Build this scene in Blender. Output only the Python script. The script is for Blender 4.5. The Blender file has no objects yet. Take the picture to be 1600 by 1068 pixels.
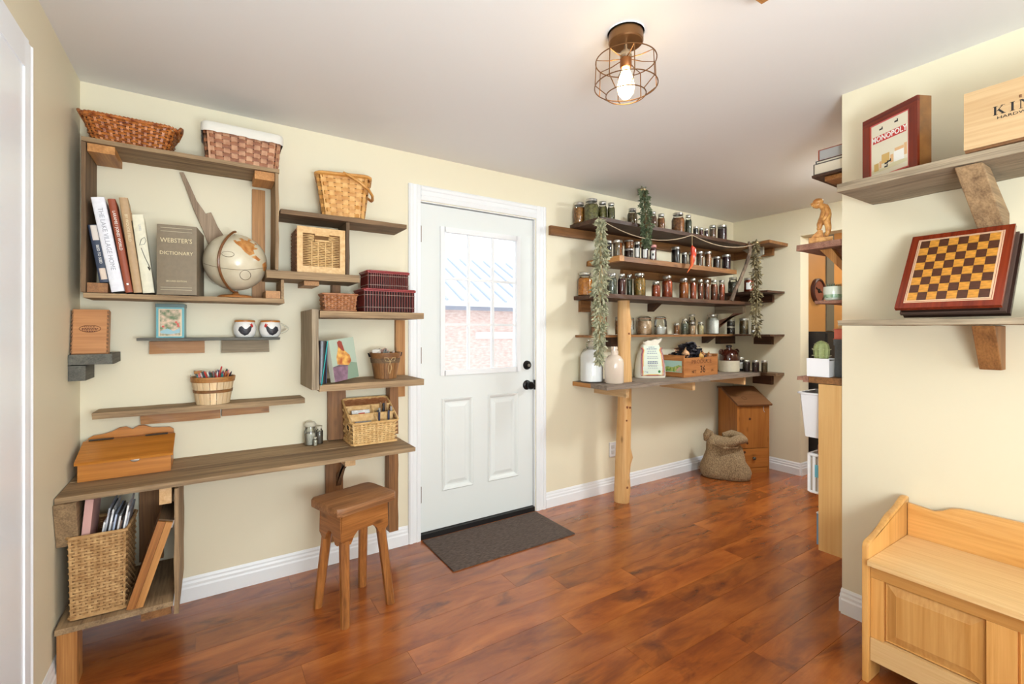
import bpy, bmesh, math, random
from mathutils import Vector, Matrix, noise
R = random.Random(7)
SC = bpy.context.scene
COL = SC.collection
PI = math.pi

# ------------------------------------------------------------------ camera, sky, lights, exposure
cam_d = bpy.data.cameras.new('camera')
cam = bpy.data.objects.new('camera', cam_d)
COL.objects.link(cam)
cam.location = (0, -2.72, 1.293)
cam.rotation_euler = (PI / 2, 0, math.radians(-33.03))
cam_d.lens = 16.40
cam_d.sensor_width = 36
cam_d.shift_y = -0.0111
cam_d.clip_start = 0.02
SC.camera = cam

world = bpy.data.worlds.new('overcast_sky')
SC.world = world
world.use_nodes = True
wn = world.node_tree
wbg = wn.nodes['Background']
wbg.inputs['Color'].default_value = (0.92, 0.96, 1.0, 1)
wbg.inputs['Strength'].default_value = 2.15


def area(name, loc, target, sx, sy, power, color):
    d = bpy.data.lights.new(name, 'AREA')
    d.shape = 'RECTANGLE'
    d.size, d.size_y, d.energy, d.color = sx, sy, power, color
    o = bpy.data.objects.new(name, d)
    COL.objects.link(o)
    o.location = loc
    o.rotation_euler = (Vector(target) - Vector(loc)).to_track_quat('-Z', 'Y').to_euler()
    return o


# daylight from the rest of the house behind the photographer: a wide window
area('window_daylight_behind', (0.9, -5.3, 1.55), (1.3, 0, 1.25), 2.6, 1.7, 78, (0.86, 0.95, 1.0))
area('partition_fill_light', (-0.40, -4.2, 1.5), (2.3, -2.3, 1.2), 1.4, 1.5, 1.5, (0.87, 0.95, 1.0))  # unseen light added at the left to brighten the partition
# the photographer's flash, bounced off the ceiling
area('bounce_flash', (0.35, -3.35, 1.05), (0.75, -2.4, 2.376), 0.7, 0.7, 60, (0.80, 0.925, 1.0))
area('pantry_fill_light', (3.62, -1.57, 2.33), (3.4, -0.9, 0), 0.3, 0.3, 34, (0.88, 0.95, 1.0))  # added out of sight behind the partition to lift the dim pantry
area('hall_fill_light', (5.4, -1.2, 2.3), (5.4, -1.2, 0), 0.3, 0.3, 14, (1.0, 0.9, 0.76))  # unseen warm light added so the hall wall is not left dark
pd = area('door_window_portal', (1.54, 0.12, 1.48), (1.54, -2, 1.48), 0.66, 1.0, 1, (1, 1, 1))
pd.data.cycles.is_portal = True

SC.view_settings.view_transform = 'Standard'
SC.view_settings.look = 'None'
SC.view_settings.exposure = 0.0
SC.view_settings.gamma = 1.0
SC.view_settings.use_curve_mapping = False


# ------------------------------------------------------------------ materials
def lin(c):
    return tuple(((v / 255) / 12.92 if v / 255 <= 0.04045 else ((v / 255 + 0.055) / 1.055) ** 2.4) for v in c[:3]) + (1,)


MATS = {}


def newmat(key):
    m = bpy.data.materials.new(key)
    m.use_nodes = True
    nt = m.node_tree
    return m, nt, nt.nodes['Principled BSDF']


def plain(key, rgb, rough=0.5, metal=0.0, var=0.0, scale=30, bump=0.0, bscale=200, coat=0.0, spec=0.5, trans=0.0):
    if key in MATS:
        return MATS[key]
    m, nt, b = newmat(key)
    N, L = nt.nodes, nt.links
    b.inputs['Base Color'].default_value = lin(rgb)
    b.inputs['Roughness'].default_value = rough
    b.inputs['Metallic'].default_value = metal
    b.inputs['Coat Weight'].default_value = coat
    b.inputs['Specular IOR Level'].default_value = spec
    if var or bump:
        tc = N.new('ShaderNodeTexCoord')
    if var:
        n = N.new('ShaderNodeTexNoise')
        n.inputs['Scale'].default_value = scale
        n.inputs['Detail'].default_value = 4
        L.new(tc.outputs['Object'], n.inputs['Vector'])
        r = N.new('ShaderNodeValToRGB')
        c = lin(rgb)
        r.color_ramp.elements[0].position = 0.3
        r.color_ramp.elements[0].color = tuple(v * (1 - var) for v in c[:3]) + (1,)
        r.color_ramp.elements[1].position = 0.7
        r.color_ramp.elements[1].color = tuple(min(1, v * (1 + var)) for v in c[:3]) + (1,)
        L.new(n.outputs['Fac'], r.inputs['Fac'])
        L.new(r.outputs['Color'], b.inputs['Base Color'])
    if bump:
        n2 = N.new('ShaderNodeTexNoise')
        n2.inputs['Scale'].default_value = bscale
        n2.inputs['Detail'].default_value = 3
        L.new(tc.outputs['Object'], n2.inputs['Vector'])
        bp = N.new('ShaderNodeBump')
        bp.inputs['Strength'].default_value = bump
        bp.inputs['Distance'].default_value = 0.003
        L.new(n2.outputs['Fac'], bp.inputs['Height'])
        L.new(bp.outputs['Normal'], b.inputs['Normal'])
    MATS[key] = m
    return m


# kind: dark colour, light colour, roughness, grain scale, knots
WOODS = {
    'barn': ((106, 82, 58), (178, 148, 110), 0.72, 1.0, 0.25),
    'barn_dark': ((74, 54, 36), (132, 103, 72), 0.72, 1.0, 0.25),
    'barn_grey': ((116, 100, 80), (178, 160, 134), 0.8, 1.2, 0.25),
    'slate_wood': ((66, 66, 62), (112, 110, 100), 0.75, 1.2, 0.2),
    'pine': ((148, 92, 40), (200, 144, 82), 0.5, 0.8, 0.5),
    'pale_pine': ((196, 150, 98), (226, 188, 140), 0.5, 0.8, 0.3),
    'brown': ((104, 66, 34), (160, 110, 62), 0.55, 1.0, 0.35),
    'dark': ((44, 26, 16), (92, 58, 36), 0.55, 1.0, 0.25),
    'honey': ((160, 94, 30), (198, 128, 52), 0.35, 0.6, 0.1),
    'stool_wood': ((118, 68, 28), (184, 120, 62), 0.4, 0.8, 0.55),
    'seat_wood': ((108, 68, 38), (174, 122, 78), 0.5, 1.0, 0.3),
    'oak': ((196, 138, 70), (224, 172, 104), 0.3, 0.6, 0.05),
    'oak_pale': ((206, 164, 108), (228, 194, 142), 0.28, 0.8, 0.05),
    'maple': ((206, 156, 92), (224, 182, 122), 0.4, 0.5, 0.15),
    'log': ((206, 148, 84), (234, 190, 130), 0.55, 0.6, 0.6),
    'bin': ((150, 88, 34), (184, 118, 54), 0.4, 0.6, 0.4),
    'bin_lid': ((104, 68, 40), (134, 92, 58), 0.4, 0.8, 0.2),
    'box_pine': ((186, 148, 102), (212, 180, 136), 0.5, 0.6, 0.0),
    'driftwood': ((132, 110, 90), (182, 158, 134), 0.8, 1.2, 0.15),
    'mahogany': ((86, 26, 14), (134, 48, 22), 0.25, 0.6, 0.0),
    'crate_wood': ((148, 86, 40), (196, 130, 72), 0.6, 0.9, 0.3),
    'redwood': ((172, 110, 60), (208, 146, 90), 0.5, 0.6, 0.0),
    'stave': ((218, 182, 134), (242, 216, 176), 0.6, 0.9, 0.05),
    'grey_plank': ((96, 82, 70), (152, 136, 120), 0.8, 1.3, 0.3),
    'reddish': ((112, 72, 56), (164, 120, 100), 0.75, 1.2, 0.2),
}


def wood(kind, axis=0):
    key = f'{kind}_wood_{axis}'
    if key in MATS:
        return MATS[key]
    d, l, rough, gs, kn = WOODS[kind]
    m, nt, b = newmat(key)
    N, L = nt.nodes, nt.links
    tc = N.new('ShaderNodeTexCoord')
    oi = N.new('ShaderNodeObjectInfo')
    mul = N.new('ShaderNodeVectorMath'); mul.operation = 'MULTIPLY_ADD'
    mul.inputs[1].default_value = (13.1, 7.7, 5.3)
    comb = N.new('ShaderNodeCombineXYZ')
    for i in range(3):
        L.new(oi.outputs['Random'], comb.inputs[i])
    L.new(comb.outputs[0], mul.inputs[0])
    L.new(tc.outputs['Object'], mul.inputs[2])
    mp = N.new('ShaderNodeMapping')
    s = [26 * gs] * 3
    s[axis] = 1.7 * gs
    mp.inputs['Scale'].default_value = s
    L.new(mul.outputs[0], mp.inputs['Vector'])
    n1 = N.new('ShaderNodeTexNoise')
    n1.inputs['Scale'].default_value = 1.0
    n1.inputs['Detail'].default_value = 6
    n1.inputs['Roughness'].default_value = 0.65
    n1.inputs['Distortion'].default_value = 0.6
    L.new(mp.outputs[0], n1.inputs['Vector'])
    mp2 = N.new('ShaderNodeMapping')
    s2 = [190 * gs] * 3
    s2[axis] = 5 * gs
    mp2.inputs['Scale'].default_value = s2
    L.new(mul.outputs[0], mp2.inputs['Vector'])
    n2 = N.new('ShaderNodeTexNoise')
    n2.inputs['Scale'].default_value = 1.0
    n2.inputs['Detail'].default_value = 3
    L.new(mp2.outputs[0], n2.inputs['Vector'])
    mx = N.new('ShaderNodeMix'); mx.data_type = 'FLOAT'
    mx.inputs[0].default_value = 0.38
    L.new(n1.outputs['Fac'], mx.inputs[2]); L.new(n2.outputs['Fac'], mx.inputs[3])
    rp = N.new('ShaderNodeValToRGB')
    rp.color_ramp.elements[0].position = 0.34
    rp.color_ramp.elements[0].color = lin(d)
    rp.color_ramp.elements[1].position = 0.64
    rp.color_ramp.elements[1].color = lin(l)
    L.new(mx.outputs[0], rp.inputs['Fac'])
    out = rp.outputs['Color']
    if kn:
        mp3 = N.new('ShaderNodeMapping')
        s3 = [11] * 3
        s3[axis] = 4.5
        mp3.inputs['Scale'].default_value = s3
        L.new(mul.outputs[0], mp3.inputs['Vector'])
        vo = N.new('ShaderNodeTexVoronoi')
        vo.inputs['Scale'].default_value = 1.0
        L.new(mp3.outputs[0], vo.inputs['Vector'])
        kr = N.new('ShaderNodeValToRGB')
        kr.color_ramp.elements[0].position = 0.05
        kr.color_ramp.elements[0].color = (1, 1, 1, 1)
        kr.color_ramp.elements[1].position = 0.16
        kr.color_ramp.elements[1].color = (0, 0, 0, 1)
        L.new(vo.outputs['Distance'], kr.inputs['Fac'])
        k2 = N.new('ShaderNodeMath'); k2.operation = 'MULTIPLY'
        k2.inputs[1].default_value = min(1, kn * 1.3)
        L.new(kr.outputs['Color'], k2.inputs[0])
        km = N.new('ShaderNodeMix'); km.data_type = 'RGBA'
        L.new(k2.outputs[0], km.inputs[0])
        L.new(out, km.inputs[6])
        dk = lin(d)
        km.inputs[7].default_value = tuple(v * 0.4 for v in dk[:3]) + (1,)
        out = km.outputs[2]
    hv = N.new('ShaderNodeHueSaturation')
    mr = N.new('ShaderNodeMapRange')
    mr.inputs[3].default_value = 0.86; mr.inputs[4].default_value = 1.12
    L.new(oi.outputs['Random'], mr.inputs[0])
    L.new(mr.outputs[0], hv.inputs['Value'])
    L.new(out, hv.inputs['Color'])
    L.new(hv.outputs[0], b.inputs['Base Color'])
    b.inputs['Roughness'].default_value = rough
    bp = N.new('ShaderNodeBump')
    bp.inputs['Strength'].default_value = 0.35 if rough > 0.45 else 0.06
    bp.inputs['Distance'].default_value = 0.002
    L.new(mx.outputs[0], bp.inputs['Height'])
    L.new(bp.outputs[0], b.inputs['Normal'])
    MATS[key] = m
    return m


def clear_glass(key='clear_glass', tint=(0.97, 0.985, 0.975), refl=1.5, rough=0.03):
    if key in MATS:
        return MATS[key]
    m = bpy.data.materials.new(key)
    m.use_nodes = True
    nt = m.node_tree
    N, L = nt.nodes, nt.links
    N.remove(N['Principled BSDF'])
    t = N.new('ShaderNodeBsdfTransparent'); t.inputs[0].default_value = tint + (1,)
    g = N.new('ShaderNodeBsdfGlossy'); g.inputs['Roughness'].default_value = rough
    f = N.new('ShaderNodeFresnel'); f.inputs[0].default_value = 1.5
    mu = N.new('ShaderNodeMath'); mu.operation = 'MULTIPLY'; mu.inputs[1].default_value = refl
    L.new(f.outputs[0], mu.inputs[0])
    x = N.new('ShaderNodeMixShader')
    L.new(mu.outputs[0], x.inputs[0]); L.new(t.outputs[0], x.inputs[1]); L.new(g.outputs[0], x.inputs[2])
    L.new(x.outputs[0], N['Material Output'].inputs[0])
    MATS[key] = m
    return m


def emit(key, rgb, strength):
    if key in MATS:
        return MATS[key]
    m, nt, b = newmat(key)
    b.inputs['Base Color'].default_value = lin(rgb)
    b.inputs['Emission Color'].default_value = lin(rgb)
    b.inputs['Emission Strength'].default_value = strength
    MATS[key] = m
    return m


def floor_mat():
    m, nt, b = newmat('hickory_laminate')
    N, L = nt.nodes, nt.links
    tc = N.new('ShaderNodeTexCoord'); oi = N.new('ShaderNodeObjectInfo')
    comb = N.new('ShaderNodeCombineXYZ')
    for i in range(3):
        L.new(oi.outputs['Random'], comb.inputs[i])
    mul = N.new('ShaderNodeVectorMath'); mul.operation = 'MULTIPLY_ADD'
    mul.inputs[1].default_value = (23.1, 17.7, 9.3)
    L.new(comb.outputs[0], mul.inputs[0]); L.new(tc.outputs['Object'], mul.inputs[2])

    def nz(scale, detail, dist=0.0, rg=0.6):
        mp = N.new('ShaderNodeMapping'); mp.inputs['Scale'].default_value = scale
        L.new(mul.outputs[0], mp.inputs['Vector'])
        n = N.new('ShaderNodeTexNoise'); n.inputs['Scale'].default_value = 1
        n.inputs['Detail'].default_value = detail; n.inputs['Distortion'].default_value = dist
        n.inputs['Roughness'].default_value = rg
        L.new(mp.outputs[0], n.inputs['Vector'])
        return n
    a = nz((2.6, 9, 14), 6, 0.5)
    r = N.new('ShaderNodeValToRGB')
    e = r.color_ramp.elements
    e[0].position = 0.28; e[0].color = lin((116, 56, 26))
    e[1].position = 0.75; e[1].color = lin((182, 106, 46))
    k = e.new(0.5); k.color = lin((154, 82, 34))
    L.new(a.outputs['Fac'], r.inputs['Fac'])
    bl = nz((2.4, 6.5, 5), 5, 0.8, 0.6)
    br = N.new('ShaderNodeValToRGB')
    br.color_ramp.elements[0].position = 0.55; br.color_ramp.elements[0].color = (0, 0, 0, 1)
    br.color_ramp.elements[1].position = 0.70; br.color_ramp.elements[1].color = (0.7, 0.7, 0.7, 1)
    L.new(bl.outputs['Fac'], br.inputs['Fac'])
    mx = N.new('ShaderNodeMix'); mx.data_type = 'RGBA'
    L.new(br.outputs[0], mx.inputs[0]); L.new(r.outputs[0], mx.inputs[6])
    mx.inputs[7].default_value = lin((66, 32, 26))
    fg = nz((9, 160, 90), 3, 0.3)
    fr = N.new('ShaderNodeMapRange'); fr.inputs[3].default_value = 0.82; fr.inputs[4].default_value = 1.15
    L.new(fg.outputs['Fac'], fr.inputs[0])
    hv = N.new('ShaderNodeHueSaturation')
    pr = N.new('ShaderNodeMapRange'); pr.inputs[3].default_value = 0.86; pr.inputs[4].default_value = 1.14
    L.new(oi.outputs['Random'], pr.inputs[0])
    pm = N.new('ShaderNodeMath'); pm.operation = 'MULTIPLY'
    L.new(fr.outputs[0], pm.inputs[0]); L.new(pr.outputs[0], pm.inputs[1])
    L.new(pm.outputs[0], hv.inputs['Value']); L.new(mx.outputs[2], hv.inputs['Color'])
    L.new(hv.outputs[0], b.inputs['Base Color'])
    b.inputs['Roughness'].default_value = 0.24
    b.inputs['Specular IOR Level'].default_value = 0.55
    b.inputs['Coat Weight'].default_value = 0.45
    b.inputs['Coat Roughness'].default_value = 0.16
    bp = N.new('ShaderNodeBump'); bp.inputs['Strength'].default_value = 0.05; bp.inputs['Distance'].default_value = 0.002
    L.new(a.outputs['Fac'], bp.inputs['Height']); L.new(bp.outputs[0], b.inputs['Normal'])
    return m


def corn(key, c1, c2, scale, rough=0.6, bump=0.6, aniso=(1, 1, 1)):
    """two colour mottled material for woven fibre, fabric and foods"""
    if key in MATS:
        return MATS[key]
    m, nt, b = newmat(key)
    N, L = nt.nodes, nt.links
    tc = N.new('ShaderNodeTexCoord')
    mp = N.new('ShaderNodeMapping'); mp.inputs['Scale'].default_value = tuple(scale * a for a in aniso)
    L.new(tc.outputs['Object'], mp.inputs['Vector'])
    n = N.new('ShaderNodeTexNoise'); n.inputs['Scale'].default_value = 1; n.inputs['Detail'].default_value = 5
    L.new(mp.outputs[0], n.inputs['Vector'])
    r = N.new('ShaderNodeValToRGB')
    r.color_ramp.elements[0].position = 0.35; r.color_ramp.elements[0].color = lin(c1)
    r.color_ramp.elements[1].position = 0.65; r.color_ramp.elements[1].color = lin(c2)
    L.new(n.outputs['Fac'], r.inputs['Fac']); L.new(r.outputs[0], b.inputs['Base Color'])
    b.inputs['Roughness'].default_value = rough
    if bump:
        bp = N.new('ShaderNodeBump'); bp.inputs['Strength'].default_value = bump; bp.inputs['Distance'].default_value = 0.002
        L.new(n.outputs['Fac'], bp.inputs['Height']); L.new(bp.outputs[0], b.inputs['Normal'])
    MATS[key] = m
    return m


# ------------------------------------------------------------------ mesh helpers
class MB:
    def __init__(self):
        self.bm = bmesh.new()

    def box(self, a, b, M=None, bev=0.0, seg=1, wob=0.0):
        """box from corner a to corner b; seg cuts along the longest side, wob roughens its edges"""
        lo = [min(a[i], b[i]) for i in range(3)]; hi = [max(a[i], b[i]) for i in range(3)]
        ext = [hi[i] - lo[i] for i in range(3)]
        ax = ext.index(max(ext))
        o1, o2 = [(1, 2), (2, 0), (0, 1)][ax]
        rings = []
        for k in range(seg + 1):
            ring = []
            for (p, q) in ((0, 0), (1, 0), (1, 1), (0, 1)):
                v = [0, 0, 0]
                v[ax] = lo[ax] + ext[ax] * k / seg
                v[o1] = (hi if p else lo)[o1]
                v[o2] = (hi if q else lo)[o2]
                if wob:
                    v[o1] += R.uniform(-1, 0) * wob * (1 if p else -1)
                    v[o2] += R.uniform(-1, 0) * wob * 0.6 * (1 if q else -1)
                    if k in (0, seg):
                        v[ax] += R.uniform(-1, 0) * wob * (1 if k else -1)
                ring.append(self.bm.verts.new(v))
            rings.append(ring)
        fs = [self.bm.faces.new(rings[0][::-1]), self.bm.faces.new(rings[-1])]
        for k in range(seg):
            for i in range(4):
                j = (i + 1) % 4
                fs.append(self.bm.faces.new((rings[k][i], rings[k][j], rings[k + 1][j], rings[k + 1][i])))
        vs = [v for r in rings for v in r]
        if bev:
            es = list({e for f in fs for e in f.edges if len(e.link_faces) == 2 and e.calc_face_angle(0) > 0.5})
            res = bmesh.ops.bevel(self.bm, geom=es, offset=bev, segments=1, affect='EDGES', profile=0.6)
            vs = list({v for v in vs if v.is_valid} | set(res['verts']))
        if M is not None:
            for v in vs:
                v.co = M @ v.co
        return vs

    def prism(self, pts, axis, t0, t1, bev=0.0):
        """polygon pts in the two other axes (order x,y,z without axis), extruded along axis"""
        def mk(p, t):
            v = list(p)
            v.insert(axis, t)
            return self.bm.verts.new(v)
        A = [mk(p, t0) for p in pts]; B = [mk(p, t1) for p in pts]
        fs = [self.bm.faces.new(A[::-1]), self.bm.faces.new(B)]
        n = len(pts)
        for i in range(n):
            j = (i + 1) % n
            fs.append(self.bm.faces.new((A[i], A[j], B[j], B[i])))
        bmesh.ops.recalc_face_normals(self.bm, faces=fs)
        vs = A + B
        if bev:
            es = list(set(A and [e for f in fs[:2] for e in f.edges]))
            res = bmesh.ops.bevel(self.bm, geom=es, offset=bev, segments=2, affect='EDGES', profile=0.5)
            vs = list({v for v in vs if v.is_valid} | set(res['verts']))
        return vs

    def tube(self, pts, r, n=8, closed=False, cap=True):
        pts = [Vector(p) for p in pts]
        m = len(pts)
        rr = r if isinstance(r, (list, tuple)) else [r] * m
        rings = []
        up = None
        for i, p in enumerate(pts):
            a = pts[i - 1] if (i > 0 or closed) else p
            c = pts[(i + 1) % m] if (i < m - 1 or closed) else p
            t = (c - a)
            if t.length < 1e-9:
                t = Vector((0, 0, 1))
            t.normalize()
            if up is None:
                up = Vector((0, 0, 1)) if abs(t.z) < 0.9 else Vector((1, 0, 0))
            x = (up - t * up.dot(t))
            if x.length < 1e-6:
                x = t.orthogonal()
            x.normalize(); up = x
            y = t.cross(x)
            rings.append([self.bm.verts.new(p + (x * math.cos(2 * PI * k / n) + y * math.sin(2 * PI * k / n)) * rr[i]) for k in range(n)])
        for i in range(m if closed else m - 1):
            A, B = rings[i], rings[(i + 1) % m]
            for k in range(n):
                j = (k + 1) % n
                self.bm.faces.new((A[k], A[j], B[j], B[k]))
        if cap and not closed:
            self.bm.faces.new(rings[0][::-1]); self.bm.faces.new(rings[-1])
        return [v for q in rings for v in q]

    def lathe(self, prof, n=24, c=(0, 0, 0), sx=1.0, sy=1.0, M=None):
        rings = []
        for (r, z) in prof:
            if r < 1e-6:
                rings.append([self.bm.verts.new((c[0], c[1], c[2] + z))])
            else:
                rings.append([self.bm.verts.new((c[0] + r * sx * math.cos(2 * PI * k / n), c[1] + r * sy * math.sin(2 * PI * k / n), c[2] + z)) for k in range(n)])
        for A, B in zip(rings, rings[1:]):
            for k in range(n):
                j = (k + 1) % n
                if len(A) == 1 and len(B) == 1:
                    continue
                if len(A) == 1:
                    self.bm.faces.new((A[0], B[j], B[k]))
                elif len(B) == 1:
                    self.bm.faces.new((A[k], A[j], B[0]))
                else:
                    self.bm.faces.new((A[k], A[j], B[j], B[k]))
        vs = [v for q in rings for v in q]
        if M is not None:
            for v in vs:
                v.co = M @ v.co
        return vs

    def poly(self, pts):
        return self.bm.faces.new([self.bm.verts.new(p) for p in pts])

    def xf(self, M):
        bmesh.ops.transform(self.bm, matrix=M, verts=self.bm.verts[:])
        return self


ROOT = {}


def obj(name, mb, mat, parent=None, world=False, smooth=False, kind=None, label=None):
    if world and parent is not None:
        bmesh.ops.translate(mb.bm, vec=-ROOT[parent.name], verts=mb.bm.verts[:])
    me = bpy.data.meshes.new(name)
    mb.bm.to_mesh(me)
    mb.bm.free()
    if isinstance(mat, str):
        xs = [v.co for v in me.vertices]
        ext = [max(v[i] for v in xs) - min(v[i] for v in xs) for i in range(3)]
        mat = wood(mat, ext.index(max(ext)))
    me.materials.append(mat)
    if smooth:
        for p in me.polygons:
            p.use_smooth = True
        me.set_sharp_from_angle(angle=math.radians(smooth if smooth is not True else 40))
    o = bpy.data.objects.new(name, me)
    COL.objects.link(o)
    if parent is not None:
        o.parent = parent
        ROOT[o.name] = ROOT[parent.name]
    else:
        ROOT[o.name] = Vector((0, 0, 0))
    if kind:
        o['kind'] = kind
    if label:
        o['label'] = label
    return o


def tag(o, label, cat, group=None):
    o['label'] = label
    o['category'] = cat
    if group:
        o['group'] = group
    return o


def thing(name, label, cat, loc=(0, 0, 0), rz=0.0, group=None, rot=None):
    o = bpy.data.objects.new(name, None)
    o.empty_display_size = 0.05
    COL.objects.link(o)
    o.location = loc
    o.rotation_euler = rot if rot else (0, 0, rz)
    ROOT[o.name] = Vector(loc)
    return tag(o, label, cat, group)


def struct(name, mb, mat, parent=None, **k):
    return obj(name, mb, mat, parent, kind='structure', **k)


def part(name, parent, mat, a, b, world=True, bev=0.002, seg=1, wob=0.0, M=None, label=None, smooth=False):
    mb = MB()
    mb.box(a, b, M=M, bev=bev if not wob else 0.0, seg=seg, wob=wob)
    return obj(name, mb, mat, parent, world=world, label=label, smooth=smooth)


def board(name, parent, kind, a, b, label=None):
    """rustic board with slightly uneven edges"""
    L = max(abs(a[i] - b[i]) for i in range(3))
    return part(name, parent, kind, a, b, seg=max(3, int(L / 0.07)), wob=0.0035, label=label)


def text(name, s, size, M, mat, parent, world=False, ext=0.0004, bold=0.0, sx=1.0):
    cu = bpy.data.curves.new(name, 'FONT')
    cu.body = s
    cu.size = size
    cu.align_x = 'CENTER'; cu.align_y = 'CENTER'
    cu.extrude = ext
    cu.offset = bold
    cu.resolution_u = 2
    t = bpy.data.objects.new(name, cu)
    COL.objects.link(t)
    dg = bpy.context.evaluated_depsgraph_get()
    me = bpy.data.meshes.new_from_object(t.evaluated_get(dg))
    bpy.data.objects.remove(t); bpy.data.curves.remove(cu)
    me.transform(M @ Matrix.Diagonal((sx, 1, 1, 1)))
    if world:
        me.transform(Matrix.Translation(-ROOT[parent.name]))
    me.materials.clear(); me.materials.append(mat)
    me.name = name
    o = bpy.data.objects.new(name, me)
    COL.objects.link(o)
    o.parent = parent
    ROOT[o.name] = ROOT[parent.name]
    return o


def frame_front(p):      # text frame facing -y
    return Matrix.Translation(p) @ Matrix(((1, 0, 0, 0), (0, 0, -1, 0), (0, 1, 0, 0), (0, 0, 0, 1)))


def frame_side(p):       # text frame facing -x (reads along -y)
    return Matrix.Translation(p) @ Matrix(((0, 0, -1, 0), (-1, 0, 0, 0), (0, 1, 0, 0), (0, 0, 0, 1)))


def rz(a):
    return Matrix.Rotation(math.radians(a), 4, 'Z')


def rrect(w, d, r, n):
    """n points and normals round a rounded rectangle"""
    r = min(r, w / 2 - 1e-4, d / 2 - 1e-4)
    segs = [('l', (w / 2 - r, -d / 2), (-(w - 2 * r), 0)), ]
    P = []
    per = 2 * (w - 2 * r) + 2 * (d - 2 * r) + 2 * PI * r
    for i in range(n):
        s = per * i / n
        for q in range(4):
            ln = (w - 2 * r) if q % 2 == 0 else (d - 2 * r)
            a0 = -PI / 2 + q * PI / 2
            nx, ny = math.cos(a0), math.sin(a0)
            tx, ty = -ny, nx
            cxs = [(-(w / 2 - r), -(d / 2 - r)), (w / 2 - r, -(d / 2 - r)), (w / 2 - r, d / 2 - r), (-(w / 2 - r), d / 2 - r)][q]
            if s <= ln:
                P.append((cxs[0] + nx * r + tx * s, cxs[1] + ny * r + ty * s, nx, ny)); break
            s -= ln
            if s <= PI * r / 2:
                c2 = [(w / 2 - r, -(d / 2 - r)), (w / 2 - r, d / 2 - r), (-(w / 2 - r), d / 2 - r), (-(w / 2 - r), -(d / 2 - r))][q]
                a = a0 + s / r
                P.append((c2[0] + r * math.cos(a), c2[1] + r * math.sin(a), math.cos(a), math.sin(a))); break
            s -= PI * r / 2
        else:
            P.append(P[0])
    return P


def weave(parent, w0, d0, w1, d1, h, rows, stakes, mat, stake_mat, rad=0.02, amp=0.0025, th=0.002, lean=0.0, sw=0.5, z0=0.004, liner=None, slant=None, fill=0.86):
    """woven wall: strands going over and under upright stakes. local coords, base centred at 0"""
    K = stakes * 2

    def ring(v, n):
        w, d = w0 + (w1 - w0) * v, d0 + (d1 - d0) * v
        return rrect(w, d, rad, n)
    def zz(v, y, d):
        z = z0 + v * h
        if slant:
            z += v * slant * (y / d + 0.5)
        return z
    mb = MB()
    for j in range(rows):
        rings = []
        for q, off in ((0.0, -th), (0.5, 0.0), (fill, -th)):
            v = (j + q) / rows
            P = ring(v, K)
            d = d0 + (d1 - d0) * v
            row = []
            for k, (x, y, nx, ny) in enumerate(P):
                bul = amp * math.cos(PI * (k / 1.0)) * (1 if j % 2 else -1) if True else 0
                o = bul + off
                row.append(mb.bm.verts.new((x + nx * o, y + ny * o, zz(v, y, d))))
            rings.append(row)
        for a, b in zip(rings, rings[1:]):
            for k in range(K):
                l = (k + 1) % K
                mb.bm.faces.new((a[k], a[l], b[l], b[k]))
    obj('weave', mb, mat, parent, smooth=60, kind='stuff')
    mb = MB()
    A, B = ring(0, K), ring(1, K)
    for k in range(0, K):
        (x0, y0, nx, ny), (x1, y1, _, _) = A[k], B[k]
        tx, ty = -ny, nx
        hw = (2 * (w0 + d0) / K) * 0.5 * sw
        i0 = -0.0012
        z1 = zz(1, y1, d1)
        q = [(x0 - tx * hw + nx * i0, y0 - ty * hw + ny * i0, z0), (x0 + tx * hw + nx * i0, y0 + ty * hw + ny * i0, z0),
             (x1 + tx * hw + nx * i0, y1 + ty * hw + ny * i0, z1), (x1 - tx * hw + nx * i0, y1 - ty * hw + ny * i0, z1)]
        mb.poly(q)
    obj('stakes', mb, stake_mat, parent, kind='stuff')
    # inner skin and bottom
    mb = MB()
    n = 40
    P0, P1 = rrect(w0 - 0.012, d0 - 0.012, rad, n), rrect(w1 - 0.012, d1 - 0.012, rad, n)
    a = [mb.bm.verts.new((p[0], p[1], 0.0)) for p in P0]
    b = [mb.bm.verts.new((p[0], p[1], zz(1, p[1], d1) - 0.003)) for p in P1]
    for k in range(n):
        l = (k + 1) % n
        mb.bm.faces.new((a[k], a[l], b[l], b[k]))
    mb.bm.faces.new(a[::-1])
    obj('inner_wall', mb, liner or mat, parent)


def rim(parent, w, d, z, rad, r, mat, name='rim', sy=None, slant=None, flat=1.0):
    n = 48
    P = rrect(w, d, rad, n)
    mb = MB()
    mb.tube([(p[0], p[1], z + ((slant * (p[1] / d + 0.5)) if slant else 0)) for p in P], r, 6, closed=True)
    if flat != 1.0:
        for v in mb.bm.verts:
            v.co.z = z + (v.co.z - z) * flat
    return obj(name, mb, mat, parent, smooth=True)

# ------------------------------------------------------------------ the room
CREAM = plain('cream_paint', (231, 221, 194), 0.55, bump=0.05, bscale=160)
CEIL = plain('ceiling_paint', (232, 229, 226), 0.6, bump=0.05, bscale=120)
WHITE = plain('white_trim_paint', (236, 237, 238), 0.35)
DOORW = plain('white_door_paint', (226, 229, 226), 0.4)
BLACK = plain('black_metal', (28, 26, 25), 0.35, metal=0.6)
STEEL = plain('tin_lid_metal', (196, 194, 188), 0.3, metal=0.9)
PAPER = plain('white_paper', (238, 236, 230), 0.7)
CH = 2.376

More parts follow.
